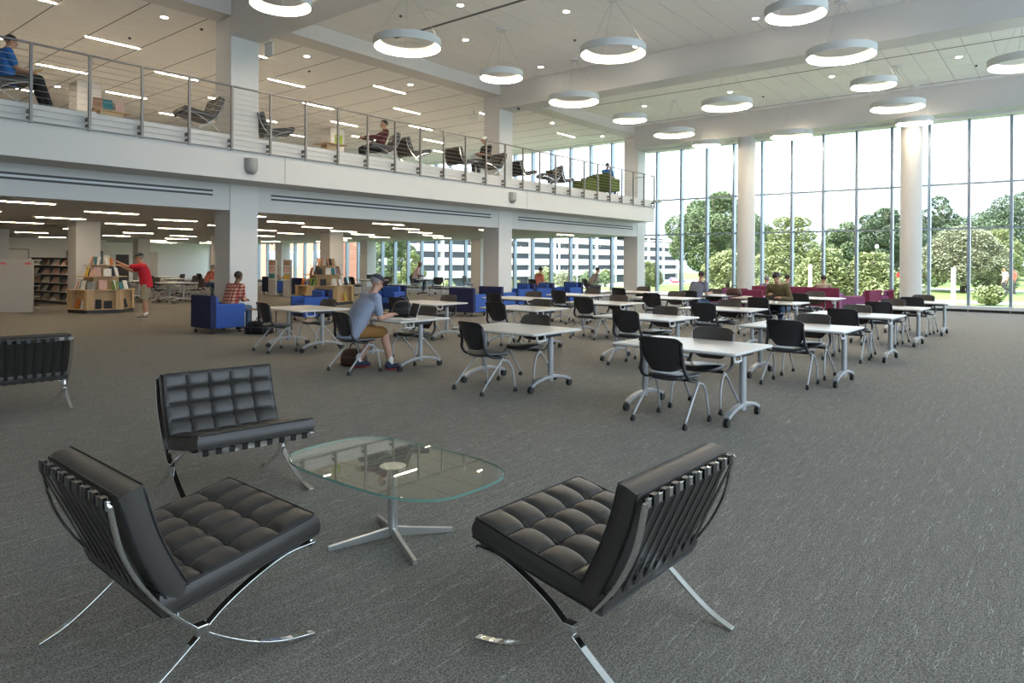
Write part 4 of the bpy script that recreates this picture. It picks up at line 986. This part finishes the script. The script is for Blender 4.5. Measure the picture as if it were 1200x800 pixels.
x, y = gd(899, 23.7); person('grey-haired person low in a maroon armchair by first round column', (x, y, 0), 0, 'sit', cloth('mauve', (.25, .22, .3)), jeans, 'skin', 'hairg', True, lean=-.05, head_pitch=5, vox=.016, seat_h=.27)
x, y = gd(912, 23.4); person('person in a tan jacket bent over behind the man in olive', (x, y, 0), -30, 'sit', cloth('taupe', (.22, .18, .15)), jeans, 'skin', 'hairb', False, lean=.3, seat_h=.3, vox=.016)
x, y = R2(-24.1, 23.2, -45, -.3, -.62); person('man in pale shirt and jeans working far off by the windows, facing right', (x, y, 0), -45, 'sit', lpink, jeans, 'skind', 'hairb', True, bald=True, lean=.15, vox=.016, seat_h=.52, scale=1.12)
x, y = -21.2, 24.95; person('person with short dark hair at the far windows left of middle column', (x, y, 0), -40, 'sit', cloth('faded_blue', (.2, .24, .34)), jeans, 'skinm', 'hairb', True, lean=.2, vox=.016)
x, y = -17.5, 23.2; person('person in orange top at the far windows right of middle column', (x, y, 0), -15, 'sit', orange, jeans, 'skinm', 'hairb', True, lean=.15, vox=.016)
x, y = -16.2, 25.3; person('grey-hooded person slumped over before the third column', (x, y, 0), -30, 'sit', cloth('grey_hood', (.22, .20, .18)), dkgrey, 'skinm', 'hairb', False, lean=.3, vox=.016)
x, y = gp(308, 345); person('small far reader in tan top in the navy armchair', (x, y+.6, 0), 0, 'sit', beige, jeans, 'skinm', 'hairb', True, lean=.0, vox=.016)
x, y = -29.0, 14.72; person('student in plaid leaning on table left of nearest column', (x, y, 0), 0, 'sit', orange, jeans, 'skinm', 'hairg', False, lean=.25, vox=.016)
x, y = -28.4, 15.92; person('student in white top facing the one in plaid', (x, y, 0), 180, 'sit', lpink, tan, 'skinm', 'hairb', False, lean=.28, vox=.016)
# gallery people
person('young man in blue T-shirt and glasses reading in the gallery lounge chair at left', (-14.62, 3.83, FL2-.08), -2, 'sit', lblue, blk, 'skinm', 'hairb', True, lean=-.04, hands=((-.08, .33, .72), (.08, .33, .72)), head_pitch=28, seat_h=.44, glasses=True, feet=((-.12, .58, .1), (.12, .62, .1)), knees=((-.12, .42, .60), (.12, .44, .62)))
bpy.data.objects['lounge_chair.004'].rotation_euler[2] = RD(-2)
e = thing('open_book', 'yellow-edged open book held by the young man in blue on the gallery', 'book', (-14.62, 4.25, FL2+.70), RD(-2)); e.rotation_euler[0] = RD(25)
for s in (-1, 1): o = MB().box(0, s*.13, -.09, .09, 0, .012).build('page_block', M['paper'], e); o.rotation_euler[1] = RD(-14*s)
MB().box(-.13, .13, -.095, .095, -.01, -.004).build('cover', BC[5], e)
person('man in dark T-shirt and red-front cap reading in the gallery beside middle column', (-14.6, 16.65, FL2-.02), 168, 'sit', blk, dkgrey, 'skinm', 'hairb', True, cap=(M['trim'], 1, M['red']), lean=.0, hands=((-.1, .32, .74), (.1, .32, .74)), head_pitch=25, seat_h=.42)
person('dark-haired reader low in the green gallery armchair, back to camera', (-14.95, 24.68, FL2+.02), 0, 'sit', lblue, jeans, 'skinm', 'hairb', True, lean=-.03, head_pitch=8, seat_h=.5, vox=.016)
person('person reclining in the gallery lounge chair, dark patterned clothes', (-14.8, 12.35, FL2-.12), 155, 'sit', cloth('maroon_print', (.12, .03, .03)), blk, 'skinm', 'hairb', False, lean=-.18, head_pitch=0, seat_h=.40, vox=.014)

# ---------------------------------------------------------------- outdoors
def gz(x, y):
    d = max(0, min(1, (-x-20)/70)); d = d*d*(3-2*d); return -.30-4.3*d
gm = MB(); xs = [-260, -200, -160, -130, -110, -100, -90, -80, -70, -60, -50, -40, -30, -20, -10, 0, 20, 50, 100, 160]; ys = [YW+.3, 32, 36, 42, 50, 60, 75, 95, 120, 160, 210, 300, 420]
gm.add([(x, y, gz(x, y)) for y in ys for x in xs], [(j*len(xs)+i, j*len(xs)+i+1, (j+1)*len(xs)+i+1, (j+1)*len(xs)+i) for j in range(len(ys)-1) for i in range(len(xs)-1)])
S('ground_lawn', gm, M['grass'], smooth=True)
def strip(name, pts, w, m, z=.04):
    mb = MB(); P = [Vector((x, y, 0)) for x, y in pts]; L = []
    Q = bez(P, 40)
    for i, p in enumerate(Q):
        d = (Q[min(i+1, len(Q)-1)]-Q[max(i-1, 0)]).normalized(); s = Vector((-d.y, d.x, 0))*w/2
        a, b = p+s, p-s; L.append([(a.x, a.y, gz(a.x, a.y)+z), (b.x, b.y, gz(b.x, b.y)+z), (b.x, b.y, gz(b.x, b.y)+z-.1), (a.x, a.y, gz(a.x, a.y)+z-.1)])
    return S(name, mb.loft(L), m)
strip('path', [(-60, 36), (-40, 37), (-20, 39), (-5, 41), (10, 42), (40, 44)], 2.4, M['pave'])
strip('path', [(-20, 62), (0, 60), (20, 58), (50, 57)], 3, M['pave'])
strip('parking_lot', [(-95, 45), (-90, 80), (-88, 130), (-90, 240)], 34, M['pave'], .12)
def leaves(n, blobs, size, seed, flat=1.0):
    rnd = random.Random(seed); vs = []; fs = []
    tot = sum(b[3]**2 for b in blobs)
    for bx, by, bz, br in blobs:
        for _ in range(int(n*br*br/tot)):
            while True:
                x, y, z = rnd.uniform(-1, 1), rnd.uniform(-1, 1), rnd.uniform(-1, 1); q = x*x+y*y+z*z
                if .15 < q <= 1: break
            f = (q**-.5)*(q**.5)**.45; c = Vector((bx+x*f*br, by+y*f*br, bz+z*f*br*flat))
            a = Vector((rnd.uniform(-1, 1), rnd.uniform(-1, 1), rnd.uniform(-.5, .5))).normalized(); b = a.cross(Vector((rnd.uniform(-.7, .7), rnd.uniform(-.7, .7), 1))).normalized()
            s = size*rnd.uniform(.6, 1.3); o = len(vs); vs += [c-a*s, c-b*s*.5, c+a*s, c+b*s*.5]; fs.append((o, o+1, o+2, o+3))
    mb = MB(); mb.add(vs, fs); return mb
def tree(label, u, v_top, d, wpx, m, vbase=None, seed=0, n=9000, trunk=.30, leaf=.16, grp='trees beyond the window wall', hfrac=.75, name='tree', kind='round'):
    x, y = gd(u, d); g = gz(x, y); top = CAMZ-(v_top-HY-(u-600)*.0063)/FP*d; w = wpx/FP*d; H = top-g
    rnd = random.Random(seed+3)
    e = thing(name, label, 'tree', (x, y, g), 0, grp); R = w/2; blobs = []
    cz0 = H*(1-hfrac)
    if kind == 'layer':
        for j in range(5):
            z = cz0+(H-cz0)*(j+.5)/5; rr = R*(1-.13*j)
            for k in range(5): a = 2*pi*k/5+j; blobs.append((rr*.55*cos(a), rr*.55*sin(a), z, rr*.48))
    else:
        blobs.append((0, 0, cz0+(H-cz0)*.5, R*.6)); 
        for k in range(20):
            a = 2*pi*k*.382; f = (k+.5)/20; br = R*rnd.uniform(.24, .38)*(1-.25*f); z = cz0+(H-cz0-br)*(.10+.90*f)-(rnd.uniform(0, .10)*H if f > .5 else 0); rr = R*(1-f**2.2)**.5*rnd.uniform(.55, .85)*(.8+.2*min(1, f*4))
            blobs.append((rr*cos(a), rr*sin(a), z, br))
    lf_ = leaves(n, blobs, leaf*(1 if kind != 'layer' else 1.1), seed, .62 if kind == 'layer' else .85).build('foliage', M[m], e); lf_['kind'] = 'stuff'
    tr = MB(); tr.tube([(0, 0, -.2), (.05, .02, H*.3), (-.05, .05, H*.75)], .1, 8, rs=[trunk*.6, trunk*.42, trunk*.15])
    for k in range(5): a = 2*pi*k/5; tr.tube([(0, 0, H*(.28+.05*k)), (R*.35*cos(a), R*.35*sin(a), H*(.45+.06*k)), (R*.6*cos(a), R*.6*sin(a), H*(.55+.07*k))], .05, 6, rs=[trunk*.25, trunk*.16, trunk*.06])
    tr.build('trunk', M['bark'], e, smooth=True); return e
TR = [('large mid-green tree left of the first round column', 838, 212, 52, 128, 'leafa', 0, 26000, .85, 'round'), ('yellow-green young tree low behind the man in grey tee', 852, 290, 42, 70, 'leafb', 1, 6000, .8, 'round'),
 ('layered yellow-green tree right of the first round column', 927, 253, 46, 92, 'leafb', 2, 9000, .85, 'layer'), ('mid-green tree behind the hall centre-right panes', 990, 252, 66, 70, 'leafa', 3, 8000, .85, 'round'), ('tall dark tree just left of the second round column', 1035, 232, 62, 88, 'leafc', 4, 13000, .85, 'round'),
 ('tall dark-green tree right behind second round column', 1100, 224, 74, 76, 'leafc', 5, 9000, .9, 'round'), ('broad olive tree right of second round column', 1128, 262, 47, 130, 'leafd', 6, 14000, .88, 'round'), ('big dark tree at the right frame edge', 1205, 208, 84, 150, 'leafc', 7, 20000, .9, 'round'),
 ('low yellow-green tree before the centre panes', 965, 292, 38, 80, 'leafb', 8, 8000, .9, 'layer'), ('low bushy tree left of second round column', 1020, 296, 37, 76, 'leafb', 9, 8000, .92, 'layer'), ('pale green tree at the edge of the lawn far right', 1170, 262, 62, 60, 'leafb', 10, 7000, .85, 'round'),
 ('slim young tree beside the third column', 758, 302, 60, 34, 'leafb', 11, 4000, .9, 'round'), ('tall tree left of the parking garage', 458, 236, 88, 60, 'leafa', 12, 9000, .9, 'round'), ('second tree against the garage corner', 484, 290, 80, 34, 'leafb', 13, 4000, .9, 'round'), ('green tree far right behind the lawn', 1075, 262, 95, 60, 'leafa', 14, 6000, .9, 'round'),
 ('dense shade tree closing the view behind the lawn', 1000, 270, 110, 110, 'leafc', 15, 7000, .95, 'round'), ('dense dark tree closing the far right view', 1150, 238, 115, 120, 'leafc', 16, 8000, .95, 'round'), ('tree filling the gap behind the first round column', 888, 256, 80, 60, 'leafa', 17, 6000, .9, 'round')]
for (l, u, vt, d, w, m, sd_, n, hf, kd) in TR: tree(l, u, vt, d, w, m, seed=sd_, n=int(n*2.3), hfrac=hf, kind=kd, leaf=.0016*d+.03)
for (u, vt, d, w, l) in ((639, 313, 120, 36, 'clipped ball-crowned tree left, in front of the garage'), (709, 314, 120, 19, 'smaller clipped ball-crowned tree by the garage, right one')):
    tree(l, u, vt, d, w, 'leafb', seed=u, n=2500, hfrac=.55, leaf=.22, trunk=.25, grp='clipped trees by the garage')
for k, (u, d, w, h, m, l) in enumerate(((592, 90, 40, 2.3, 'leafb', 'left of the clipped tree'), (664, 85, 34, 2.6, 'leafd', 'in front of the garage, middle'), (692, 80, 34, 2.2, 'leafa', 'in front of the garage, right'), (520, 80, 40, 2.2, 'leafb', 'before the garage base at left'), (765, 60, 20, 1.0, 'leafb', 'round and low by the parking lot'), (893, 40, 60, 1.1, 'leafb', 'yellowish, right of the first round column'), (1158, 32, 34, 1.0, 'leafb', 'light, at the lawn edge right of second round column'), (1075, 36, 50, .9, 'leafd', 'behind the second round column'), (830, 40, 60, .8, 'leafb', 'behind the man in grey tee'))):
    x, y = gd(u, d); g = gz(x, y); R = w/FP*d/2; e = thing('shrub', 'shrub '+l, 'shrub', (x, y, g), 0, 'shrubs outside'); rnd = random.Random(k)
    bl = [(rnd.uniform(-R, R)*.6, rnd.uniform(-R, R)*.6, h*rnd.uniform(.3, .6), max(.3, h*.42)) for _ in range(7)]
    f = leaves(2200, bl, .05+.0012*d, k).build('foliage', M[m], e); f['kind'] = 'stuff'; MB().tube([(0, 0, -.1), (0, 0, h*.5)], .05, 6).build('stem', M['bark'], e)
# parking garage
ge = thing('parking_garage', 'white multi-storey parking garage with dark level openings behind the far windows', 'building', (-111, 150, -4.6))
GX = 0
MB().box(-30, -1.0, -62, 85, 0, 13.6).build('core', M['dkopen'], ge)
for k in range(5):
    z0 = 2.3+k*3.05 - (0 if k else 0); MB().box(-1.1, 0, -62, 85, z0, z0+1.65).build('spandrel', M['trim'], ge)
    if k < 5:
        MB().box(-24, -.3, -61.5, 84.5, z0+.1, z0+.3).build('deck', M['concrete'], ge)
pc = None
for k in range(14):
    for s in (0,):
        if pc is None: pc = MB().box(-.9, -.08, -.35, .35, 0, 15).build('pier', M['trim'], ge); pc.location = (0, -60+k*11, 0)
        else: share(pc, 'pier', ge, (0, -60+k*11, 0))
# brick building
be = thing('brick_building', 'red brick building with white-trimmed windows left of the garage', 'building', (-108, 60, -4.6))
MB().box(-45, 25.7, 0, 8, 0, 18).build('wall', M['brick'], be)
for i in range(11):
    for j in range(4):
        f = MB().box(-1.1, 1.1, -.12, 0, 0, 2.3).build('window_frame', M['trim'], be); f.location = (-38+i*6.1, 0, 1.2+j*4.1)
        MB().box(-.8, .8, -.14, -.12, .2, 2.1).build('pane', M['winglass'], f)
MB().box(-45.3, 26, -.3, 0, 17.2, 18.2).build('cornice', M['trim'], be)
MB().box(-45, 25.75, -.1, 0, 0, .9).build('stone_base', M['trim'], be)
# light pole, posts, lamp
x, y = gd(655.5, 100); g = gz(x, y); t = thing('light_pole', 'tall thin white light pole in front of the garage', 'pole', (x, y, g)); MB().tube([(0, 0, 0), (0, 0, 9.5)], .12, 8).build('pole', M['trim'], t); MB().box(-1.2, 1.2, -.1, .1, 9.3, 9.5).build('cross_arm', M['trim'], t)
for s in (-1, 1): MB().box(s*1.2-.3, s*1.2+.3, -.3, .3, 9.1, 9.3).build('lamp_head', M['trim'], t)
x, y = gd(1027.5, 50); t = thing('street_lamp', 'white globe path lamp seen between trees left of second round column', 'lamp', (x, y, gz(x, y))); MB().tube([(0, 0, 0), (0, 0, 3.0)], .06, 8).build('pole', M['dark'], t); MB().ell((0, 0, 3.15), .14, .14, .18).build('globe', M['trim'], t, smooth=True)
for u, d, h, w, l in ((949.5, 33, 1.55, .16, 'left, seen between the maroon chairs'), (1117.5, 30, 1.45, .17, 'right of the second round column')):
    x, y = gd(u, d); t = MB().box(-w/2, w/2, -.06, .06, 0, h+.3).build('marker_post', M['trim'], bevel=.02); t.location = (x, y, gz(x, y)); tag(t, 'white rectangular marker post standing outside, '+l, 'post', 'white marker posts outside')
# cars
def car(x, y, rz, m, lab):
    g = gz(x, y)+.13; e = thing('car', lab, 'car', (x, y, g), RD(rz), 'parked cars')
    def L(pts, w): return [[(s*w, py, pz) for py, pz in pts] for s in (-1, 1)]
    MB().loft(L([(-2.2, .35), (2.2, .35), (2.25, .7), (1.3, .92), (-2.0, .98), (-2.25, .8)], .86)).build('body', M[m], e, bevel=.06)
    MB().loft(L([(-1.75, .95), (1.0, .92), (.45, 1.42), (-1.1, 1.45)], .74)).build('cabin', M['winglass'], e, bevel=.05)
    MB().loft(L([(-1.15, 1.42), (.5, 1.40), (.4, 1.47), (-1.05, 1.5)], .70)).build('roof', M[m], e)
    for a in (-1, 1):
        for b in (-1.35, 1.4): MB().tube([(a*.70, b, .33), (a*.9, b, .33)], .33, 16).build('wheel', M['caster'], e)
    return e
for u, d, r, m, l in ((791, 190, 30, 'red', 'red car parked outside beyond the panes left of man in grey tee'), (781, 175, 35, 'winglass', 'grey-blue car left of the red one'), (773, 200, 50, 'trim', 'white car farther back in the parking lot'), (799, 200, 30, 'dark', 'dark car behind the red one'), (788, 215, 40, 'purple', 'pinkish car behind the red one'), (600, 108, 0, 'trim', 'white car in front of the garage, near the middle column'), (614, 112, 0, 'winglass', 'grey car in front of the garage'), (560, 100, 10, 'dark', 'dark car before garage left of middle column'), (1053, 70, 80, 'red', 'reddish car glimpsed left of second round column')):
    x, y = gd(u, d); car(x, y, r, m, l)
# far people on the lawn
for u, d, mm, l in ((1178, 42, lpink, 'standing on the lawn near the right frame edge in pale top'), (1188, 44, orange, 'standing on the lawn at far right in reddish top'), (1134, 48, lblue, 'small far figure in blue on the lawn, under the olive tree')):
    x, y = gd(u, d); person('person '+l, (x, y, gz(x, y)), 120, 'stand', mm, dkgrey, 'skinm', 'hairb', True, lean=.0, hands=((-.24, .05, .85), (.24, .05, .85)), head_pitch=0, vox=.025)
